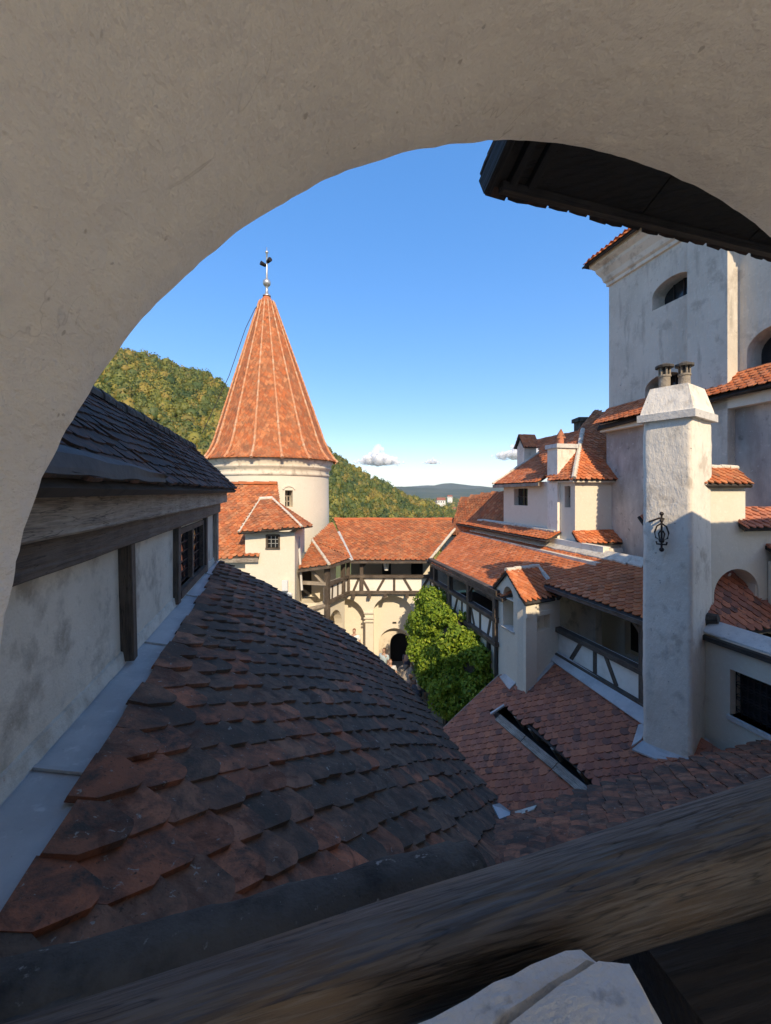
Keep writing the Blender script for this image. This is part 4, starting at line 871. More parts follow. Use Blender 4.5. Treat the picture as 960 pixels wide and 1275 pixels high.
# ================================================================== ROOFTOP HOUSE, chimneys
rh = thing('rooftop_house', (6, 15, -2), 'pinkish plastered attic house with two small windows above the gallery roof', 'house')
fS = Frame((5.83, 15), (-.24, 1.0))
if fS.n.x > 0: fS.flip()
aK = fS.a_at(716); w0, w1 = sorted((fS.a_at(640), fS.a_at(657))); w2, w3 = sorted((fS.a_at(703), fS.a_at(712)))
mb = MB(); fS.wall(mb, aK, 3.12, -3.2, .36, .25, [(w0, w1, -.56, .12, 0), (w2, w3, -.53, .18, 0)]); fS.box(mb, 2.87, 3.12, -3.2, .36, -3, -.25); mb.build('wall', M['plaster'], rh)
for (x, y, z0, z1) in ((w0, w1, -.56, .12), (w2, w3, -.53, .18)):
    wS = fS.obox('window', x, y, z0, z1, -.24, -.21, M['glass'], rh); fS.obox('window_bar', (x + y) / 2 - .015, (x + y) / 2 + .015, z0, z1, -.2, -.17, M['wood_brown'], wS); fS.obox('window_bar', x, y, (z0 + z1) / 2 - .015, (z0 + z1) / 2 + .015, -.2, -.17, M['wood_brown'], wS)
kc = fS.p(aK, 0, 0); fS2 = Frame((kc.x, kc.y), (.97, .24))
if fS2.n.y > 0: fS2.flip()
fS2.obox('front_wall', .02, 2.4, -3.2, .42, -.25, 0, M['plaster'], rh)
# roofs
ev = lambda a, d, z: fS.p(a, z, d)
roof_face(rh, [ev(3.5, .32, .28), ev(.2, .32, .32), ev(.2, -2.6, 2.1), ev(3.5, -2.6, 2.1)], .22, .125, M['tile_or'], seed=81, **rb0)
timber('fascia', ev(3.5, .3, .22), ev(.1, .3, .26), .05, .12, M['wood'], rh)
ridge(rh, ev(3.5, .32, .33), ev(3.5, -2.6, 2.15), .06, M['mortar'], 'verge_mortar')
hc0 = fS.p(aK, .40, 0) + fS.n * .22 + fS2.n * .22; hc1 = hc0 + (-fS.n - fS2.n) * 1.75 + Vector((0, 0, 1.85))
sl_ = hc0 + fS.g * 1.2; sl_t = hc1 + fS.g * 1.2
roof_face(rh, [hc0, hc0 - fS.n * 2.6, hc1 + Vector((.7, .17, .0))*1.0, hc1], .21, .12, M['tile_or'], seed=82, **rb0)
roof_face(rh, [hc0, hc1, hc1 + fS.g * 3.0 + Vector((0, 0, .0)), hc0 + fS.g * 1.3], .21, .12, M['tile_or'], seed=83, **rb0)
mb = MB()
for i in range(7):
    s = i / 7; a = hc0 + (hc1 - hc0) * s; b = hc0 + (hc1 - hc0) * (s + .15); mb.tube([a + Vector((0, 0, .03)), b + Vector((0, 0, .03))], [.085 * random.uniform(.85, 1.15), .08], 8)
mb.build('hip_mortar', M['mortar'], rh)
fS2.obox('eave_moulding', -.2, 2.3, .30, .40, 0, .16, M['plaster_dirty'], rh); fS.obox('eave_moulding', aK, aK + 1.2, .30, .38, 0, .15, M['plaster_dirty'], rh)
# skirt roofs
roof_face(rh, [ev(-.75, .02, -1.38), ev(7.0, .02, -1.38), ev(7.0, .62, -1.68), ev(-.75, .62, -1.68)], .20, .11, M['tile_or'], seed=84, **rb0)
mb = MB()
for i in range(14): a0 = -.6 + .42 * i; mb.prism([ev(a0, .0, -1.35), ev(a0 + .44, .0, -1.35), ev(a0 + .44, .14 + random.uniform(-.04, .06), -1.40), ev(a0, .14 + random.uniform(-.04, .06), -1.40)], (0, 0, .05))
mb.build('mortar_fillet', M['mortar'], rh)
fS2.box(mb := MB(), -.1, 2.0, -2.3, -1.72, .05, .34); mb.build('plinth', M['stone_w'], rh)
q0, q1 = fS2.p(-.12, -1.30, .02), fS2.p(2.0, -1.30, .02)
roof_face(rh, [q0, q1, fS2.p(2.1, -1.66, .48), fS2.p(-.2, -1.66, .48)], .19, .105, M['tile_or'], seed=85, **rb0)
MB().prism([fS2.p(-.35, -2.02, .42), fS2.p(1.9, -1.95, .40), fS2.p(1.9, -1.80, .34), fS2.p(-.35, -1.88, .34)], fS2.n * .1).build('mortar_apron', M['mortar'], rh)
# far slope above with the tall gabled chimney
roof_face(rh, [at(560, 668, 21.6), at(628, 650, 18.6), at(628, 612, 19.5), at(604, 640, 23)], .22, .125, M['tile_or2'], seed=86, **rb0)
def chimney(name, label, fr, a0, a1, d0, d1, z0, z1, mat):
    t = thing(name, fr.p((a0 + a1) / 2, z0, (d0 + d1) / 2), label, 'chimney'); fr.obox('stack', a0, a1, z0, z1, d0, d1, mat, t); return t
f_c = Frame((5.885, 14.3), (-.233, .972))
if f_c.n.x > 0: f_c.flip()
c1_ = chimney('plastered_chimney', 'grey plastered chimney with flat slab and rusty cowl on the attic house', f_c, 0, .56, -.72, 0, -1.6, 1.5, M['plaster_grey'])
f_c.obox('cap_slab', -.06, .62, 1.5, 1.64, -.78, .06, M['stone_w'], c1_)
q = f_c.p(.28, 1.64, -.33); MB().revolve(q, [(.11, 1.62), (.11, 1.92), (.0, 1.92)], 12).build('pot', M['tile_red'], c1_)
MB().add([q + Vector(v) for v in ((-.17, -.1, .22), (.15, -.1, .22), (.15, .12, .22), (-.17, .12, .22), (.0, -.02, .56), (.06, .06, .56))], [(0, 1, 4), (1, 2, 5, 4), (2, 3, 5), (3, 0, 4, 5), (3, 2, 1, 0)]).build('cowl', M['tile_dark'], c1_)
g0_ = at(652, 582, 19.0); f_g = Frame((g0_.x, g0_.y), (-.233, .972))
if f_g.n.x > 0: f_g.flip()
c2_ = chimney('gabled_chimney', 'slim grey chimney with steep tiled gable top against the sky', f_g, -.05, .55, -.62, 0, -1.0, 2.1, M['plaster_grey'])
for k in range(2):
    s = 1 if k else -1; ridge_a = f_g.p(.25, 2.62, .1); ridge_b = f_g.p(.25, 2.62, -.72); ea, eb = f_g.p(.25 + s * .42, 2.02, .1), f_g.p(.25 + s * .42, 2.02, -.72)
    roof_face(c2_, [ridge_a, ridge_b, eb, ea], .16, .09, M['tile_or'], seed=88 + k, th=.02, lift=.02)
f_g.obox('gable', -.03, .53, 2.1, 2.2, -.6, -.02, M['plaster_grey'], c2_); MB().prism([f_g.p(-.05, 2.2, -.02), f_g.p(.55, 2.2, -.02), f_g.p(.25, 2.56, -.02)], -f_g.n * .58).build('gable', M['plaster_grey'], c2_)
roof_face(c2_, [f_g.p(-.06, 1.15, -.1), f_g.p(-.30, .95, -.1), f_g.p(-.30, .95, -.75), f_g.p(-.06, 1.15, -.75)], .14, .08, M['tile_or2'], seed=90, th=.02, lift=.02)
f_v = Frame((at(722, 545, 19).x, 19), (1, 0))
if f_v.n.y > 0: f_v.flip()
c3_ = chimney('vaulted_chimney', 'dark stone chimney with rounded vault caps behind the attic roof', f_v, 0, .55, -.6, 0, 0, 3.2, M['stone_d'])
f_v.obox('cap_slab', -.08, .63, 3.2, 3.38, -.68, .08, M['stone_d'], c3_)
V_ = MB(); 
for (x0, r) in ((.62, .42), (1.15, .5)):
    poly_ = [f_v.p(x0 + r - r * math.cos(math.pi * i / 10), 2.75 + r * .95 * math.sin(math.pi * i / 10), -.1) for i in range(11)]; V_.prism(poly_ + [f_v.p(x0 + 2 * r, 0, -.1), f_v.p(x0, 0, -.1)], -f_v.n * .7)
V_.build('vault', M['stone_d'], c3_)
roof_face(rh, [at(705, 556, 17), at(776, 588, 14.6), at(770, 525, 16.5), at(745, 525, 18)], .22, .125, M['tile_or2'], seed=91, **rb0)

# ================================================================== SQUARE TOWER on the right
sq = thing('square_tower', (10, 11, -8.6), 'tall grey plastered square tower with arched windows and moulded cornice', 'tower')
fT = Frame((7.6, 14.2), (.24, -.97))
if fT.n.x > 0: fT.flip()
mb = MB(); fT.wall(mb, 0, 6.2, -8.6, 4.5, .55, [(1.45, 2.75, 2.6, 3.08, .36), (4.34, 5.6, 2.7, 3.32, .46)]); fT.wall(mb, 0, 6.2, 4.5, 7.2, .55, [(1.71, 3.0, 5.42, 5.80, .34)])
fT.box(mb, 0, .55, -8.6, 7.2, -7, -.55); fT.box(mb, 5.65, 6.2, -8.6, 7.2, -7, -.55); mb.build('wall', M['plaster_tower'], sq)
for (x, y, z0, z1) in ((1.71, 3.0, 5.42, 6.2), (1.45, 2.75, 2.6, 3.5), (4.34, 5.6, 2.7, 3.85)):
    wT = fT.obox('window', x - .1, y + .1, z0 - .1, z1, -.50, -.46, M['glass'], sq)
    for k in range(1, 4): fT.obox('window_bar', x + (y - x) * k / 4 - .02, x + (y - x) * k / 4 + .02, z0, z1, -.455, -.43, M['iron'], wT)
fT.obox('pilaster', 3.13, 4.16, -8.6, 6.75, .0, .36, M['plaster_tower'], sq)
cprof = [(0, 6.95), (.06, 6.98), (.06, 7.08), (.12, 7.14), (.16, 7.30), (.28, 7.50), (.30, 7.60), (.42, 7.72), (.44, 7.86), (-.3, 7.86), (-.3, 6.95)]
A_ = [fT.p(-d, z, d) for d, z in cprof]; B_ = [fT.p(6.2 + d, z, d) for d, z in cprof]; C_ = [fT.p(-d, z, -7) for d, z in cprof]; nC = len(cprof)
mb = MB(); mb.add(A_ + B_, [(i, (i + 1) % nC, nC + (i + 1) % nC, nC + i) for i in range(nC)]); mb.add(A_ + C_, [(i, (i + 1) % nC, nC + (i + 1) % nC, nC + i) for i in range(nC)]); mb.build('cornice', M['plaster_dirty'], sq)
tr0, tr1, tr2 = fT.p(-.6, 7.84, .6), fT.p(6.8, 7.84, .6), fT.p(3.1, 11.2, -3.4)
roof_face(sq, [tr0, tr1, tr2], .22, .125, M['tile_or'], seed=95, **rb0); roof_face(sq, [tr0, tr2, fT.p(-.6, 7.84, -7.6)], .22, .125, M['tile_or'], seed=96, **rb0)
# skirt roof and lower wall
fT.obox('lower_wall', .02, 6.2, -8.6, 2.26, .0, .12, M['plaster_stained'], sq)
roof_face(sq, [fT.p(-.02, 2.80, .0), fT.p(6.2, 2.92, .0), fT.p(6.2, 2.34, .62), fT.p(-.05, 2.10, .46)], .20, .115, M['tile_or'], seed=97, th=.02, lift=.035, jit=.014, blunt=.3)
fT.obox('skirt_soffit', 0, 6.2, 2.0, 2.26, .12, .36, M['plaster'], sq)
# white wall piece right of the chimney, below the skirt
# ================================================================== BIG CHIMNEY
bc = thing('great_chimney', (5.4, 8.2, -5.6), 'broad whitewashed chimney with two slotted pots rising through the courtyard roof', 'chimney')
fC = Frame((5.09, 8.28), (.585, -.811))
if fC.n.x > 0: fC.flip()
LC, DC = .84, 1.05
def tap(z0, z1, i0, i1, name, mat, parent):      # frustum with insets at bottom and top
    return MB().hexa([fC.p(i0, z0, -i0), fC.p(LC - i0, z0, -i0), fC.p(LC - i0, z0, -DC + i0), fC.p(i0, z0, -DC + i0), fC.p(i1, z1, -i1), fC.p(LC - i1, z1, -i1), fC.p(LC - i1, z1, -DC + i1), fC.p(i1, z1, -DC + i1)]).build(name, mat, parent)
def rough_stack():
    V = []; Fc = []; nz = 110; ring = []
    nA, nB = 10, 12
    for i in range(nA): ring.append((LC * i / nA, 0.0))
    for i in range(nB): ring.append((LC, -DC * i / nB))
    for i in range(nA): ring.append((LC * (1 - i / nA), -DC))
    for i in range(nB): ring.append((0.0, -DC * (1 - i / nB)))
    m_ = len(ring)
    for k in range(nz + 1):
        z = -8.6 + (1.37 + 8.6) * k / nz; tp_ = .012 * k / nz
        for (a, d) in ring:
            p = fC.p(LC / 2 + (a - LC / 2) * (1 - tp_), z, -DC / 2 + (d + DC / 2) * (1 - tp_)); dr = (fC.g * (a - LC / 2) + fC.n * (d + DC / 2)).normalized()
            corner = (a in (0.0, LC)) and (abs(d) < 1e-6 or abs(d + DC) < 1e-6)
            V.append(p + dr * (.016 * noise.noise(p * 1.3) + .008 * noise.noise(p * 5) - (.014 + .008 * noise.noise(p * 7) if corner else 0)))
    for k in range(nz):
        for j in range(m_): a = k * m_ + j; b = k * m_ + (j + 1) % m_; Fc.append((a, b, b + m_, a + m_))
    return obj('stack', V, Fc, M['plaster_grey'], bc, True)
rough_stack(); tap(1.36, 1.50, -.07, -.07, 'ring', M['stone_w'], bc); tap(1.50, 1.60, -.03, -.01, 'shoulder', M['plaster_grey'], bc); tap(1.60, 2.02, -.01, .10, 'hood', M['plaster_grey'], bc)
for (x, d) in ((.28, -.30), (.55, -.5)):
    q = fC.p(x, 0, d); pot = MB().revolve(q, [(.10, 2.0), (.10, 2.24), (.115, 2.25), (.115, 2.28), (.095, 2.29)], 16).build('pot', M['stone'], bc)
    for k in range(6):
        a = k * math.pi / 3 + .3; q2 = q + Vector((math.cos(a) * .085, math.sin(a) * .085, 0)); MB().tube([q2 + Vector((0, 0, 2.28)), q2 + Vector((0, 0, 2.44))], .02, 5).build('pot_bar', M['stone'], pot)
    MB().revolve(q, [(.075, 2.2), (.075, 2.44)], 12).build('flue', M['dark'], pot)
    MB().revolve(q, [(.0, 2.43), (.16, 2.43), (.16, 2.47), (.05, 2.52), (0, 2.53)], 16).build('cap', M['stone_d'], pot)
# lead at its foot
b_a, b_b = fC.p(-.12, 0, .16), fC.p(LC + .1, 0, .12)
za, zb = hitm(797, 922).z, hitm(860, 950).z
MB().prism([Vector((b_a.x, b_a.y, za - .05)), Vector((b_b.x, b_b.y, zb - .12)), fC.p(LC + .02, zb + .08, -.01), fC.p(0, za + .12, -.01)], (0, 0, -.03)).build('lead_apron', M['lead'], bc)
MB().prism([fC.p(-.12, za + .02, .18), fC.p(-.02, za + .14, .0), fC.p(-.05, za + .30, -.5), fC.p(-.24, za + .2, -.4)], (0, 0, -.03)).build('lead_apron', M['lead'], bc)
# iron bracket
lm = thing('iron_wall_ornament', fC.p(.36, -.8, 0), 'ornate black wrought iron bracket fixed to the broad white chimney', 'bracket')
ib = fC.p(.38, 0, .1); mb = MB()
mb.tube([fC.p(.38, -.52, 0), fC.p(.38, -.50, .2), fC.p(.22, -.58, .26)], .018, 6); mb.tube([ib + Vector((0, 0, -.40)), ib + Vector((0, 0, -1.12))], .018, 6)
for s in (-1, 1):
    pts = [ib + fC.g * (s * x) + Vector((0, 0, z)) for x, z in ((0, -.60), (.08, -.66), (.12, -.78), (.10, -.88), (.03, -.92), (.05, -.80), (.02, -.74))]; mb.tube(pts, .014, 6)
    mb.tube([ib + fC.g * (s * x) + Vector((0, 0, z)) for x, z in ((0, -1.0), (.08, -1.0), (.09, -.95))], .016, 6)
mb.build('scroll', M['iron'], lm); mb = MB()
for z, r in ((-.42, .04), (-.55, .035), (-.93, .05), (-1.10, .045)): mb.revolve(ib, [(.0, z + r), (r * .7, z + r * .7), (r, z), (r * .7, z - r * .7), (0, z - r)], 8)
mb.build('knop', M['iron'], lm)

# ================================================================== STEPPED WALL right of the chimney
sw = thing('stepped_wall', (6.5, 8.2, -8.6), 'white stepped wall with arched opening and tiled copings beside the broad chimney', 'wall')
fU = Frame((6.05, 8.12), (.97, .24))
if fU.n.y > 0: fU.flip()
o0, o1 = fU.a_at(889), fU.a_at(945); s1 = fU.a_at(928)
mb = MB(); fU.wall(mb, -.15, 3.0, -2.9, -.75, .35, [(o0, o1, -2.9, -2.05, .50)]); fU.box(mb, -.15, s1, -.75, .14, -.35, 0); mb.build('wall', M['plaster'], sw)
roof_face(sw, [fU.p(-.05, .50, -.28), fU.p(s1 + .08, .50, -.28), fU.p(s1 + .02, .12, .14), fU.p(-.15, .12, .14)], .17, .10, M['tile_or2'], seed=101, th=.022, lift=.03, min_px=8)
ridge(sw, fU.p(-.18, .50, -.26), fU.p(s1 + .12, .50, -.26), .06, M['mortar'], seg=.2); MB().tube([fU.p(-.12, .50, -.25), fU.p(-.22, .14, .12)], .06, 8).build('mortar_hip', M['mortar'], sw)
s2 = fU.a_at(955)
roof_face(sw, [fU.p(s1 - .12, -.36, -.3), fU.p(3.0, -.36, -.3), fU.p(3.0, -.74, .16), fU.p(s1 - .2, -.74, .16)], .19, .11, M['tile_red'], seed=102, th=.022, lift=.03, min_px=8)
fU.obox('buttress', s2, 3.0, -2.9, -1.42, .02, .5, M['plaster'], sw)
roof_face(sw, [fU.p(s2 - .05, -1.1, .0), fU.p(3.0, -1.1, .0), fU.p(3.0, -1.45, .6), fU.p(s2 - .1, -1.45, .6)], .18, .11, M['tile_red'], seed=103, th=.022, lift=.03, min_px=8)
# tiles seen through the arch and on the ledge
fW = Frame((6.1, 7.97), (.24, -.97))
if fW.n.x > 0: fW.flip()
e_a, e_b = fW.p(-.1, -2.70, .05), fW.p(3.0, -2.70, .05)
roof_face(sw, [fU.p(.22, -2.72, .34), fU.p(2.6, -2.72, .34), fU.p(2.6, -.55, -1.35), fU.p(.0, -.55, -1.35)], .20, .115, M['tile_red'], seed=104, th=.024, lift=.035, jit=.02, blunt=.25)
timber('gutter_board', e_a + Vector((0, 0, -.07)), e_b + Vector((0, 0, -.07)), .1, .09, M['wood_dark'], sw)
MB().prism([fW.p(-.12, -2.68, .06), fW.p(3.0, -2.68, .06), fW.p(3.0, -2.52, -.22), fW.p(-.12, -2.50, -.22)], (0, 0, .03)).build('mortar_ledge', M['stone_w'], sw)
MB().tube([fW.p(-.15, -2.62, -.02), fW.p(-.1, -2.45, -.12), fW.p(.1, -2.42, -.2)], [.1, .13, .09], 8).build('ledge_stone', M['stone_d'], sw)
lw0 = fW.a_at(909); mb = MB(); fW.wall(mb, -.15, 3.2, -8.6, -2.78, .3, [(lw0, lw0 + 1.3, -4.02, -3.20, 0)]); mb.build('lower_wall', M['plaster'], sw)
lw = fW.obox('window', lw0 - .03, lw0 + 1.33, -4.10, -4.02, -.25, .05, M['stone_w'], sw); fW.obox('window_glass', lw0, lw0 + 1.3, -4.02, -3.2, -.26, -.24, M['glass'], lw)
mb = MB()
for i in range(14): x = lw0 + i * .10; mb.tube([fW.p(x, -4.02, -.14), fW.p(x, -3.2, -.14)], .009, 5)
for j in range(4): mb.tube([fW.p(lw0, -3.92 + j * .22, -.14), fW.p(lw0 + 1.3, -3.92 + j * .22, -.14)], .009, 5)
for i in range(13):
    for j in range(4):
        cxx, czz = lw0 + .05 + i * .1, -3.92 + j * .22; mb.tube([fW.p(cxx + .045 * math.cos(t), czz + .06 * math.sin(t), -.14) for t in [k * math.pi / 4 for k in range(9)]], .007, 4)
mb.build('lattice', M['iron'], lw)
MB().tube([fW.p(-.12, -2.8, .02), fW.p(-.1, -4.9, .02)], .015, 6).build('wire', M['iron'], sw)
MB().prism([fW.p(-.3, -5.0, .35), fW.p(.1, -5.0, .4), fW.p(.1, -4.7, .0), fW.p(-.3, -4.65, .0)], (0, 0, -.03)).build('lead_apron', M['lead'], sw)

# ================================================================== GROUND, courtyard, rock
G = -8.6
V = []; Fc = []; n = 40
def gz(x, y):
    r = math.hypot(x - 4, y - 10)
    return G if r < 34 else G - min(58, (r - 34) * .9) + 1.5 * noise.noise(Vector((x * .01, y * .01, 0)))
xs = [-9000, -4000, -1800, -900, -500, -300, -180, -110, -70, -48, -36, -26, -18, -10, 0, 10, 18, 28, 38, 50, 72, 110, 180, 300, 500, 900, 1800, 4000, 9000]; ys = [-3000, -900, -300, -100, -50, -36, -26, -14, 0, 10, 20, 30, 40, 48, 60, 80, 120, 200, 320, 500, 800, 1300, 2200, 4000, 9000, 16000]
for y in ys:
    for x in xs: V.append((x, y, gz(x, y)))
m = len(xs)
for j in range(len(ys) - 1):
    for i in range(m - 1): a = j * m + i; Fc.append((a, a + 1, a + m + 1, a + m))
M['meadow'] = layered('meadow', (.09, .11, .04), [(.004, (.13, .14, .05), .4, .6), (.012, (.05, .075, .028), .45, .6), (.05, (.10, .10, .045), .5, .7)], .95, ())
tag(obj('ground', V, Fc, M['meadow']), None, None, kind='structure')
V = [(-12, -6, G + .01), (16, -6, G + .01), (16, 26, G + .01), (-12, 26, G + .01)]
tag(obj('courtyard_paving', V, [(0, 1, 2, 3)], M['stone']), None, None, kind='structure')
def rock(c, r, seed, name='boulder'):
    V = []; Fc = []; nl, na = 8, 12
    for i in range(nl + 1):
        t = math.pi * i / nl
        for j in range(na):
            a = 2 * math.pi * j / na; d = Vector((math.sin(t) * math.cos(a), math.sin(t) * math.sin(a), math.cos(t))); k = 1 + .35 * noise.noise(d * 1.6 + Vector((seed, 0, 0))) + .15 * noise.noise(d * 4 + Vector((0, seed, 0))); V.append(Vector(c) + Vector((d.x * r[0], d.y * r[1], d.z * r[2])) * k)
    for i in range(nl):
        for j in range(na): a = i * na + j; b = i * na + (j + 1) % na; Fc.append((a, a + na, b + na, b))
    return obj(name, V, Fc, M['stone'])
rk = [((1.15, 16.9, -7.9), (.55, .5, .85), 'rough pale boulder beside the arched doorway'), ((1.55, 16.2, -8.2), (.6, .5, .7), 'sunlit rock at the foot of the ivy'), ((2.1, 15.9, -8.3), (.5, .5, .6), 'brown rock half hidden under the ivy'), ((.75, 17.6, -8.1), (.5, .5, .75), 'low cream rock by the blind arch')]
for i, (c, r, lb) in enumerate(rk): tag(rock(c, r, i * 3.7), lb, 'rock')
st = thing('stone_steps', (-1, 17.6, G), 'pale stone steps along the wall of blind arches', 'steps')
for k in range(5): MB().hexa([(-4 + 0 * k, 17.3 + .0, G + .18 * k), (-.1 - .45 * k, 17.3, G + .18 * k), (-.1 - .45 * k, 18.75, G + .18 * k), (-4, 18.75, G + .18 * k), (-4, 17.3, G + .18 * (k + 1) - .003 * k), (-.1 - .45 * k, 17.3, G + .18 * (k + 1) - .003 * k), (-.1 - .45 * k, 18.75, G + .18 * (k + 1) - .003 * k), (-4, 18.75, G + .18 * (k + 1) - .003 * k)]).build('step', M['stone'], st)

# ================================================================== IVY on the gallery wall
ivy = thing('ivy', (2.6, 15, G), 'dense bright green ivy mound climbing below the half timbered gallery', 'ivy')
def ivy_leaves():
    r = np.random.default_rng(3); V = []; Fc = []; rn = []
    lobes = [((2.23, 16.6, -5.15), (0.9, 1.5, 0.95)), ((2.63, 15.2, -5.4), (0.86, 1.4, 0.95)), ((3.03, 14.0, -5.9), (0.73, 1.0, 0.9)), ((1.98, 16.2, -6.3), (0.86, 1.3, 1.0)), ((2.58, 14.7, -6.7), (0.9, 1.4, 1.0)), ((2.83, 14.1, -7.2), (0.65, 0.9, 0.65)), ((1.58, 17.0, -5.6), (0.56, 0.8, 0.8)), ((3.18, 13.5, -6.5), (0.43, 0.7, 0.8)), ((1.98, 17.4, -4.75), (0.52, 0.9, 0.5))]
    sub = []
    for c, rad in lobes:
        for _ in range(int(42 * rad[0] * rad[1]) + 12):
            d = Vector(r.normal(size=3)); d.normalize(); q = r.uniform(.16, .40); sub.append((Vector(c) + Vector((d.x * rad[0], d.y * rad[1], d.z * rad[2])) * r.uniform(.72, 1.06), (q, q * 1.1, q * .9)))
    for c, rad in sub:
        n = int(1500 * rad[0] * rad[1] * 1.6) + 20
        for _ in range(n):
            d = Vector(r.normal(size=3)); d.normalize(); k = 1 + .28 * noise.noise(d * 2.3 + Vector(c)) + .12 * noise.noise(d * 6 + Vector(c)); s = r.uniform(.7, 1.1) * k
            p = Vector(c) + Vector((d.x * rad[0], d.y * rad[1], d.z * rad[2])) * s
            nrm = (d * .9 + Vector(r.normal(size=3)) * .45 + Vector((-.1, -.1, .35))).normalized(); t = nrm.cross(Vector(r.normal(size=3))).normalized(); b = nrm.cross(t); L = r.uniform(.045, .085); w = L * r.uniform(.6, .8); kk = len(V)
            V += [p - t * L, p + b * w * .9 + nrm * .02 - t * L * .2, p + b * w * .35 + t * L * .45, p + t * L, p - b * w * .35 + t * L * .45, p - b * w * .9 + nrm * .02 - t * L * .2]
            Fc += [(kk, kk + 1, kk + 2, kk + 3), (kk, kk + 3, kk + 4, kk + 5)]; q = float(np.clip(r.normal(.5, .28), 0, 1)); rn += [q, q]
    o = obj('foliage', V, Fc, M['ivy'], ivy, False, rn); o['kind'] = 'stuff'
    mb = MB()
    for c, rad in lobes: k = len(mb.V); mb.revolve(c, [(max(.01, math.sin(math.pi * i / 8)) * min(rad[0], rad[1]) * .72, c[2] + math.cos(math.pi * i / 8) * rad[2] * .75) for i in range(9)], 10)
    mb.build('core_lobes', M['bark'], ivy)  # solid bark-coloured lobes filling the inside of the leaf mound
    for (x, y) in ((1.9, 16.0), (2.2, 15.2), (2.5, 14.6), (2.75, 14.1)):
        MB().tube([(x, y, G - .1), (x + random.uniform(-.1, .1), y + .1, G + .8), (x + random.uniform(-.2, .2), y + .2, -6.9), (x + .2, y + .3, -5.8)], [.09, .075, .06, .03], 7).build('stem', M['bark'], ivy)
ivy_leaves()

# ================================================================== PEOPLE
SKINS = [layered('skin_a', (.48, .28, .20), [], .6, ()), layered('skin_b', (.40, .24, .17), [], .6, ())]
def cloth(name, c): return layered(name, c, [(9, tuple(x * .8 for x in c), .45, .7)], .9, ())
def skin_mesh(name, verts, edges, mat, parent, root=0):
    me = bpy.data.meshes.new(name); me.from_pydata([v[:3] for v in verts], edges, []); me.materials.append(mat)
    o = bpy.data.objects.new(name, me); link(o, parent)
    md = o.modifiers.new('skin', 'SKIN'); md.use_smooth_shade = True; ly = me.skin_vertices[0] if me.skin_vertices else None
    if ly is None:
        bmx = __import__('bmesh').new(); bmx.from_mesh(me); bmx.verts.layers.skin.verify(); bmx.to_mesh(me); bmx.free(); ly = me.skin_vertices[0]
    for i, v in enumerate(verts): ly.data[i].radius = (v[3], v[3] if len(v) < 5 else v[4])
    ly.data[root].use_root = True
    sb = o.modifiers.new('sub', 'SUBSURF'); sb.levels = 1; sb.render_levels = 1
    return o
def person(x, y, z, yaw, shirt, trouser, hair, label, bag=None, pose=0.0, h=1.7):
    c, s = math.cos(yaw), math.sin(yaw); k = h / 1.7
    def W(v):              # local: x right, y forward, z up
        return (x + (v[0] * c - v[1] * s) * k, y + (v[0] * s + v[1] * c) * k, z + v[2] * k) + tuple(r * k for r in v[3:])
    st_ = .14 + pose * .1
    body = [(0, 0, .92, .13, .11), (0, 0, 1.15, .12, .10), (0, .0, 1.36, .15, .10), (0, 0, 1.46, .06), (0, .01, 1.53, .055), (0, .02, 1.60, .085, .095), (0, .015, 1.68, .06, .07),
            (.19, 0, 1.38, .055), (.25, .02, 1.12, .042), (.22, .14 + pose * .1, .92, .034), (.215, .19 + pose * .1, .85, .03), (-.19, 0, 1.38, .055), (-.25, .02, 1.12, .042), (-.22, .12, .92, .034), (-.215, .17, .85, .03),
            (.10, 0, .86, .085), (.11, st_ * .5, .48, .058), (.11, 0, .08, .042), (.12, .12, .04, .035), (-.10, 0, .86, .085), (-.11, 0, .48, .058), (-.11, -st_ * .5, .08, .042), (-.12, .06, .04, .035)]
    ed = [(0, 1), (1, 2), (2, 3), (3, 4), (4, 5), (5, 6), (2, 7), (7, 8), (8, 9), (9, 10), (2, 11), (11, 12), (12, 13), (13, 14), (0, 15), (15, 16), (16, 17), (17, 18), (0, 19), (19, 20), (20, 21), (21, 22)]
    p = skin_mesh('person', [W(v) for v in body], ed, SKINS[random.randrange(2)], None); tag(p, label, 'person', None)
    g = .014
    sh = [(0, 0, .90, .145 + g, .12 + g), (0, 0, 1.15, .13 + g, .11 + g), (0, 0, 1.36, .155 + g, .105 + g), (0, 0, 1.43, .075, .07), (.195, 0, 1.385, .07), (.235, .01, 1.2, .062), (-.195, 0, 1.385, .07), (-.235, .01, 1.2, .062)]
    skin_mesh('shirt', [W(v) for v in sh], [(0, 1), (1, 2), (2, 3), (2, 4), (4, 5), (2, 6), (6, 7)], cloth('shirt_cloth', shirt), p)
    tr = [(0, 0, .95, .14, .12), (.10, 0, .86, .105), (.11, st_ * .5, .48, .075), (.11, 0, .10, .062), (-.10, 0, .86, .105), (-.11, 0, .48, .075), (-.11, -st_ * .5, .10, .062)]
    skin_mesh('trousers', [W(v) for v in tr], [(0, 1), (1, 2), (2, 3), (0, 4), (4, 5), (5, 6)], cloth('trouser_cloth', trouser), p)
    hr = [(0, -.02, 1.70, .075, .085), (0, -.045, 1.62, .085, .075), (0, -.06, 1.50, .07, .045)]
    skin_mesh('hair', [W(v) for v in hr], [(0, 1), (1, 2)], cloth('hair_colour', hair), p)
    if bag: skin_mesh('bag', [W(v) for v in ((0, -.16, 1.32, .12, .07), (0, -.18, 1.02, .13, .08))], [(0, 1)], cloth('bag_cloth', bag), p)
def stand(u, v, yaw, shirt, trouser, hair, label, bag=None, pose=0.0, z=G):
    Y = (-z - 1.74) * F_PX / (v - HZ); person((u - 480) / F_PX * Y, Y, z + .01, yaw, shirt, trouser, hair, label, bag, pose)
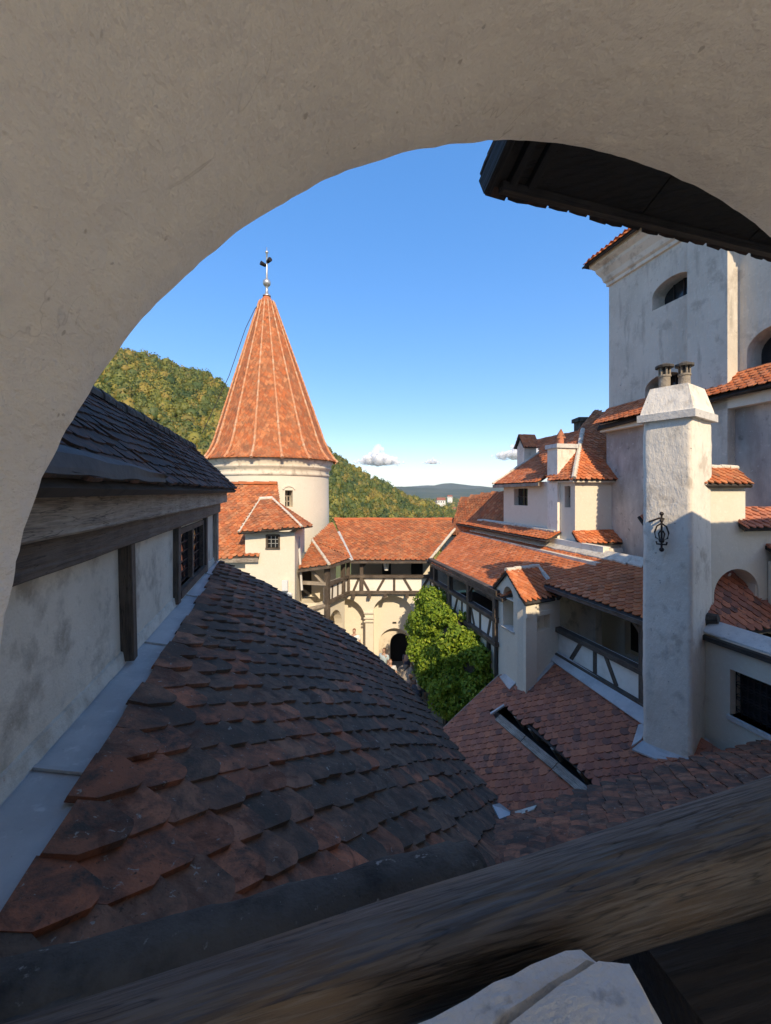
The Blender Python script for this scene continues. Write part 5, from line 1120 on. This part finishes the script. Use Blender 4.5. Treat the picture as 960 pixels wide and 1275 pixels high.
stand(441, 782, math.pi, (.75, .74, .72), (.08, .09, .12), (.22, .07, .03), 'person in white top with reddish hair and dark strap by the arches', (.04, .04, .05), 0, G + .9)
stand(478, 806, 2.6, (.42, .52, .55), (.10, .12, .17), (.12, .06, .03), 'person in pale blue top near the blind arch', None, .5)
stand(486, 820, 3.4, (.60, .60, .60), (.20, .19, .18), (.24, .12, .06), 'person in light grey top near the blind arch')
stand(511, 838, .4, (.55, .30, .20), (.07, .08, .11), (.06, .04, .03), 'person in rust coloured top walking beside the rocks', None, .8)
stand(521, 843, -.3, (.06, .06, .07), (.05, .06, .09), (.45, .43, .40), 'grey haired person in black beside the ivy stems', (.05, .05, .06), .6)
stand(507, 808, -.8, (.05, .06, .10), (.04, .05, .07), (.03, .025, .02), 'person in dark navy clothes at the arched doorway', None, .4)

# ================================================================== FOREST HILL, valley, village, far hills
ridge_px = [(-200, 400), (60, 415), (150, 432), (205, 448), (258, 460), (292, 488), (330, 510), (380, 540), (410, 556), (450, 585), (480, 600), (505, 613), (530, 622), (560, 632), (600, 640)]
ru = [p[0] for p in ridge_px]; rv_ = [p[1] for p in ridge_px]
def hill_pt(u, t):         # t 0 foot .. 1 ridge
    Dr = float(np.interp(u, [-200, 150, 300, 450, 600], [330, 360, 430, 560, 800])); Df = Dr * .33
    zr = (HZ - float(np.interp(u, ru, rv_))) / F_PX * Dr - 7; zf = -66
    D = Df + (Dr - Df) * t; x = (u - 480) / F_PX * (Df * .5 + Dr * .5 + (D - (Df + Dr) / 2)); z = zf + (zr - zf) * (t ** .85)
    return Vector((x, D, z + 3.5 * noise.noise(Vector((x * .02, D * .02, 1))) * (1 - t * .6)))
V = []; Fc = []; nu, nt_ = 60, 24
for i in range(nu + 1):
    u = -200 + 820 * i / nu
    for j in range(nt_ + 1): V.append(hill_pt(u, j / nt_))
    e_ = hill_pt(u, 1.0); V.append(Vector((e_.x * 1.4, e_.y * 1.4, -66)))
for i in range(nu):
    for j in range(nt_ + 1): a = i * (nt_ + 2) + j; Fc.append((a, a + nt_ + 2, a + nt_ + 3, a + 1))
tag(obj('hill', V, Fc, M['meadow'], None, True), None, None, kind='structure')
def crown_variant(r, nq):
    V = []; F = []
    lob = [(Vector((0, 0, .15)), .8)] + [(Vector((r.uniform(-.5, .5), r.uniform(-.5, .5), r.uniform(-.3, .6))), r.uniform(.35, .55)) for _ in range(6)]
    for _ in range(nq):
        c, k = lob[r.integers(len(lob))]; d = Vector(r.normal(size=3)); d.z = abs(d.z) * .9 - .15; d.normalize(); p = c + d * k * r.uniform(.85, 1.05)
        n_ = (d + Vector(r.normal(size=3)) * .5).normalized(); t = n_.cross(Vector(r.normal(size=3))).normalized(); b = n_.cross(t); s = r.uniform(.08, .15); kk = len(V)
        V += [p - t * s, p + b * s * .8, p + t * s, p - b * s * .8]; F.append((kk, kk + 1, kk + 2, kk + 3))
    kk = len(V)
    for i in range(5):
        th = math.pi * i / 4
        for j in range(6): V.append(Vector((math.sin(th) * math.cos(j * math.pi / 3) * .72, math.sin(th) * math.sin(j * math.pi / 3) * .72, math.cos(th) * .72)))
    for i in range(4):
        for j in range(6): F.append((kk + i * 6 + j, kk + i * 6 + 6 + j, kk + i * 6 + 6 + (j + 1) % 6, kk + i * 6 + (j + 1) % 6))
    return np.array([tuple(v) for v in V]), np.array(F)
def plant_wood(name, spots, nq=120, label=None):
    r = np.random.default_rng(11); vs = [crown_variant(r, nq) for _ in range(6)]; VV = []; FF = []; RN = []; k = 0
    for (p, s) in spots:
        v, f = vs[r.integers(6)]; a = r.uniform(0, 6.28); c_, s_ = math.cos(a), math.sin(a); sc = s * np.array([r.uniform(.85, 1.15), r.uniform(.85, 1.15), r.uniform(.9, 1.35)])
        w = v * sc; w = np.c_[w[:, 0] * c_ - w[:, 1] * s_, w[:, 0] * s_ + w[:, 1] * c_, w[:, 2]] + np.array(p)
        VV.append(w); FF.append(f + k); k += len(w); base = np.clip(.5 * (noise.noise(Vector(p) * .012) + .5) + r.normal(.25, .30), .02, .98); RN.append(np.clip(base + r.normal(0, .04, len(f)), 0, 1))
    VV = np.concatenate(VV); FF = np.concatenate(FF); RN = np.concatenate(RN)
    me = bpy.data.meshes.new(name); me.vertices.add(len(VV)); me.vertices.foreach_set('co', VV.ravel()); me.loops.add(FF.size); me.loops.foreach_set('vertex_index', FF.ravel().astype(np.int32)); me.polygons.add(len(FF)); me.polygons.foreach_set('loop_start', np.arange(0, FF.size, 4, dtype=np.int32)); me.polygons.foreach_set('loop_total', np.full(len(FF), 4, dtype=np.int32))
    a = me.attributes.new('rnd', 'FLOAT', 'FACE'); a.data.foreach_set('value', RN.astype(np.float32)); me.materials.append(M['forest']); me.update(calc_edges=True); me.validate()
    o = link(bpy.data.objects.new(name, me)); tag(o, label, 'forest', None, 'stuff')
spots = []
for _ in range(5600):
    u = RNG.uniform(60, 610); t = RNG.uniform(.12, 1.0) ** .8; p = hill_pt(u, t); spots.append(((p.x, p.y, p.z + RNG.uniform(.5, 5.0)), RNG.choice([2.6, 3.2, 3.8, 4.8, 6.4]) * RNG.uniform(.85, 1.15)))
plant_wood('forest', spots, 95, 'mixed green and golden autumn wood covering the hillside')
spots = []
for _ in range(1500):
    Y = RNG.uniform(420, 3200) ; x = Y * RNG.uniform(-.02, .34)
    if noise.noise(Vector((x * .006, Y * .0025, 4))) < -.12: continue
    spots.append(((x, Y, -64), RNG.uniform(7, 13) * (1 + Y / 3500)))
plant_wood('valley_trees', spots, 60, 'scattered green trees across the distant valley floor')
vh = [(549, 624, 1500, 30, .7), (541, 627, 1400, 18, .7), (560, 619, 1900, 22, .7), (573, 628, 1250, 14, .6), (582, 622, 1600, 20, .72), (590, 630, 1100, 12, .6), (598, 619, 1900, 26, .75), (606, 620, 1850, 20, .75), (566, 634, 1000, 10, .5), (571, 641, 900, 11, .6), (600, 626, 1300, 12, .6), (555, 636, 950, 10, .55)]
vlabels = ['largest white house in the distant valley', 'low pale house left of the big white valley house', 'white villa on the distant valley rise', 'small cream valley house among trees', 'pale valley house in front of the far hills', 'tiny white valley cottage beside the attic roof', 'long white building on the far valley edge', 'pale block beside the long white valley building', 'small grey roofed valley cottage', 'reddish roofed valley house just above the gallery ridge', 'cream valley house below the long white building', 'little valley house half hidden by the wooded slope']
HWALL = [layered('village_wall', (.72, .70, .66), [], .9, ()), layered('village_wall_cream', (.62, .57, .48), [], .9, ())]; HROOF = [layered('village_roof', (.28, .10, .06), [], .9, ()), layered('village_roof_grey', (.16, .14, .13), [], .9, ())]
for i, (u, v, D, w, a) in enumerate(vh):
    z0 = at(u, v, D).z - w * .30; x0 = at(u, v, D).x; t = thing('village_house', (x0, D, z0), vlabels[i], 'house', 'houses in the distant valley'); d = w * .6; h = w * .42
    MB().hexa([(x0 + sx * w / 2, D + sy * d / 2, z) for z in (-67, z0 + h) for sx, sy in ((-1, -1), (1, -1), (1, 1), (-1, 1))]).build('wall', HWALL[i % 2], t)
    MB().add([(x0 - w * .55, D - d * .6, z0 + h), (x0 + w * .55, D - d * .6, z0 + h), (x0 + w * .55, D + d * .6, z0 + h), (x0 - w * .55, D + d * .6, z0 + h), (x0 - w * .5, D, z0 + h * 1.75), (x0 + w * .5, D, z0 + h * 1.75)], [(0, 1, 5, 4), (1, 2, 5), (2, 3, 4, 5), (3, 0, 4), (3, 2, 1, 0)]).build('roof', HROOF[(i + (i // 3)) % 2], t)
    for k in (-.28, 0, .28): MB().hexa([(x0 + k * w + sx * w * .06, D - d / 2 - .15 + sy * .1, z0 + h * zz) for zz in (.35, .7) for sx, sy in ((-1, -1), (1, -1), (1, 1), (-1, 1))]).build('window', M['glass'], t)
for k, (D, base, amp, sd) in enumerate(((5200, 22, 50, 2.0), (8200, 60, 90, 7.3), (12500, 60, 170, 4.4))):
    V = []; Fc = []; n = 160
    for i in range(n + 1):
        x = -D * .9 + D * 1.8 * i / n; zt_ = base + amp * (.5 + noise.noise(Vector((i * .09, sd, 0)))) + amp * .3 * noise.noise(Vector((i * .31, sd, 2)))
        V += [(x, D - 900, -70), (x, D, zt_ if zt_ > -60 else -60), (x, D + 1500, -70)]
    for i in range(n):
        for j in range(2): a = i * 3 + j; Fc.append((a, a + 3, a + 4, a + 1))
    M['far%d' % k] = layered('far_wood_%d' % k, (.05, .075, .035), [(.004, (.09, .10, .05), .45, .6)], .95, ())
    tag(obj('far_hills', V, Fc, M['far%d' % k], None, True), None, None, kind='structure')

# ================================================================== CLOUDS low over the far hills
def cloud_mat():
    m = bpy.data.materials.new('cloud_vapour'); m.use_nodes = True; nt = m.node_tree; nt.nodes.clear(); out = nt.nodes.new('ShaderNodeOutputMaterial')
    d = nt.nodes.new('ShaderNodeBsdfDiffuse'); d.inputs[0].default_value = (.98, .98, .98, 1); t = nt.nodes.new('ShaderNodeBsdfTranslucent'); t.inputs[0].default_value = (.9, .9, .9, 1)
    a = nt.nodes.new('ShaderNodeMixShader'); a.inputs[0].default_value = .08; nt.links.new(d.outputs[0], a.inputs[1]); nt.links.new(t.outputs[0], a.inputs[2])
    tr = nt.nodes.new('ShaderNodeBsdfTransparent'); b = nt.nodes.new('ShaderNodeMixShader'); b.inputs[0].default_value = .28; nt.links.new(tr.outputs[0], b.inputs[1]); nt.links.new(a.outputs[0], b.inputs[2]); nt.links.new(b.outputs[0], out.inputs[0]); return m
CM = cloud_mat()
for (u, v, D, rx, rz, np_) in ((470, 574, 14000, 900, 300, 200), (538, 576, 15000, 380, 110, 70), (655, 566, 14000, 1150, 330, 230), (300, 520, 16000, 900, 330, 60), (800, 560, 15000, 1000, 400, 60)):
    c = at(u, v, D); V = []; Fc = []; rg = random.Random(u)
    for k in range(np_):
        x = rg.gauss(0, .42); z = abs(rg.gauss(0, .38)) * max(.15, 1 - abs(x)) - .12; r_ = rg.uniform(.12, .34) * (1 - min(.6, abs(x) * .5)); p = c + Vector((x * rx * .9, rg.gauss(0, .25) * rx, z * rz * 1.7)); kk = len(V)
        for i in range(7):
            for j in range(10):
                t, a = math.pi * i / 6, 2 * math.pi * j / 10; d = Vector((math.sin(t) * math.cos(a), math.sin(t) * math.sin(a), math.cos(t))); q = 1 + .35 * noise.noise(d * 1.7 + Vector((k, u, 0)))
                V.append(p + Vector((d.x * rx * r_ * .6, d.y * rx * r_ * .5, d.z * rz * r_ * 1.5)) * q)
        for i in range(6):
            for j in range(10): a = kk + i * 10 + j; b = kk + i * 10 + (j + 1) % 10; Fc.append((a, a + 10, b + 10, b))
    o = obj('cloud', V, Fc, CM, None, True); o['kind'] = 'stuff'; o['label'] = 'small white cumulus cloud low over the far hills'; o['category'] = 'cloud'
# ================================================================== HAZE
hm = bpy.data.materials.new('valley_haze'); hm.use_nodes = True; nt = hm.node_tree; nt.nodes.clear(); out = nt.nodes.new('ShaderNodeOutputMaterial'); pv = nt.nodes.new('ShaderNodeVolumePrincipled')
pv.inputs['Color'].default_value = (.72, .84, 1.0, 1); pv.inputs['Density'].default_value = 4e-5; nt.links.new(pv.outputs[0], out.inputs['Volume'])
hz_o = MB().hexa([(-12800, -3200, -72), (12800, -3200, -72), (12800, 16500, -72), (-12800, 16500, -72), (-12800, -3200, 420), (12800, -3200, 420), (12800, 16500, 420), (-12800, 16500, 420)]).build('haze', hm); hz_o['kind'] = 'stuff'
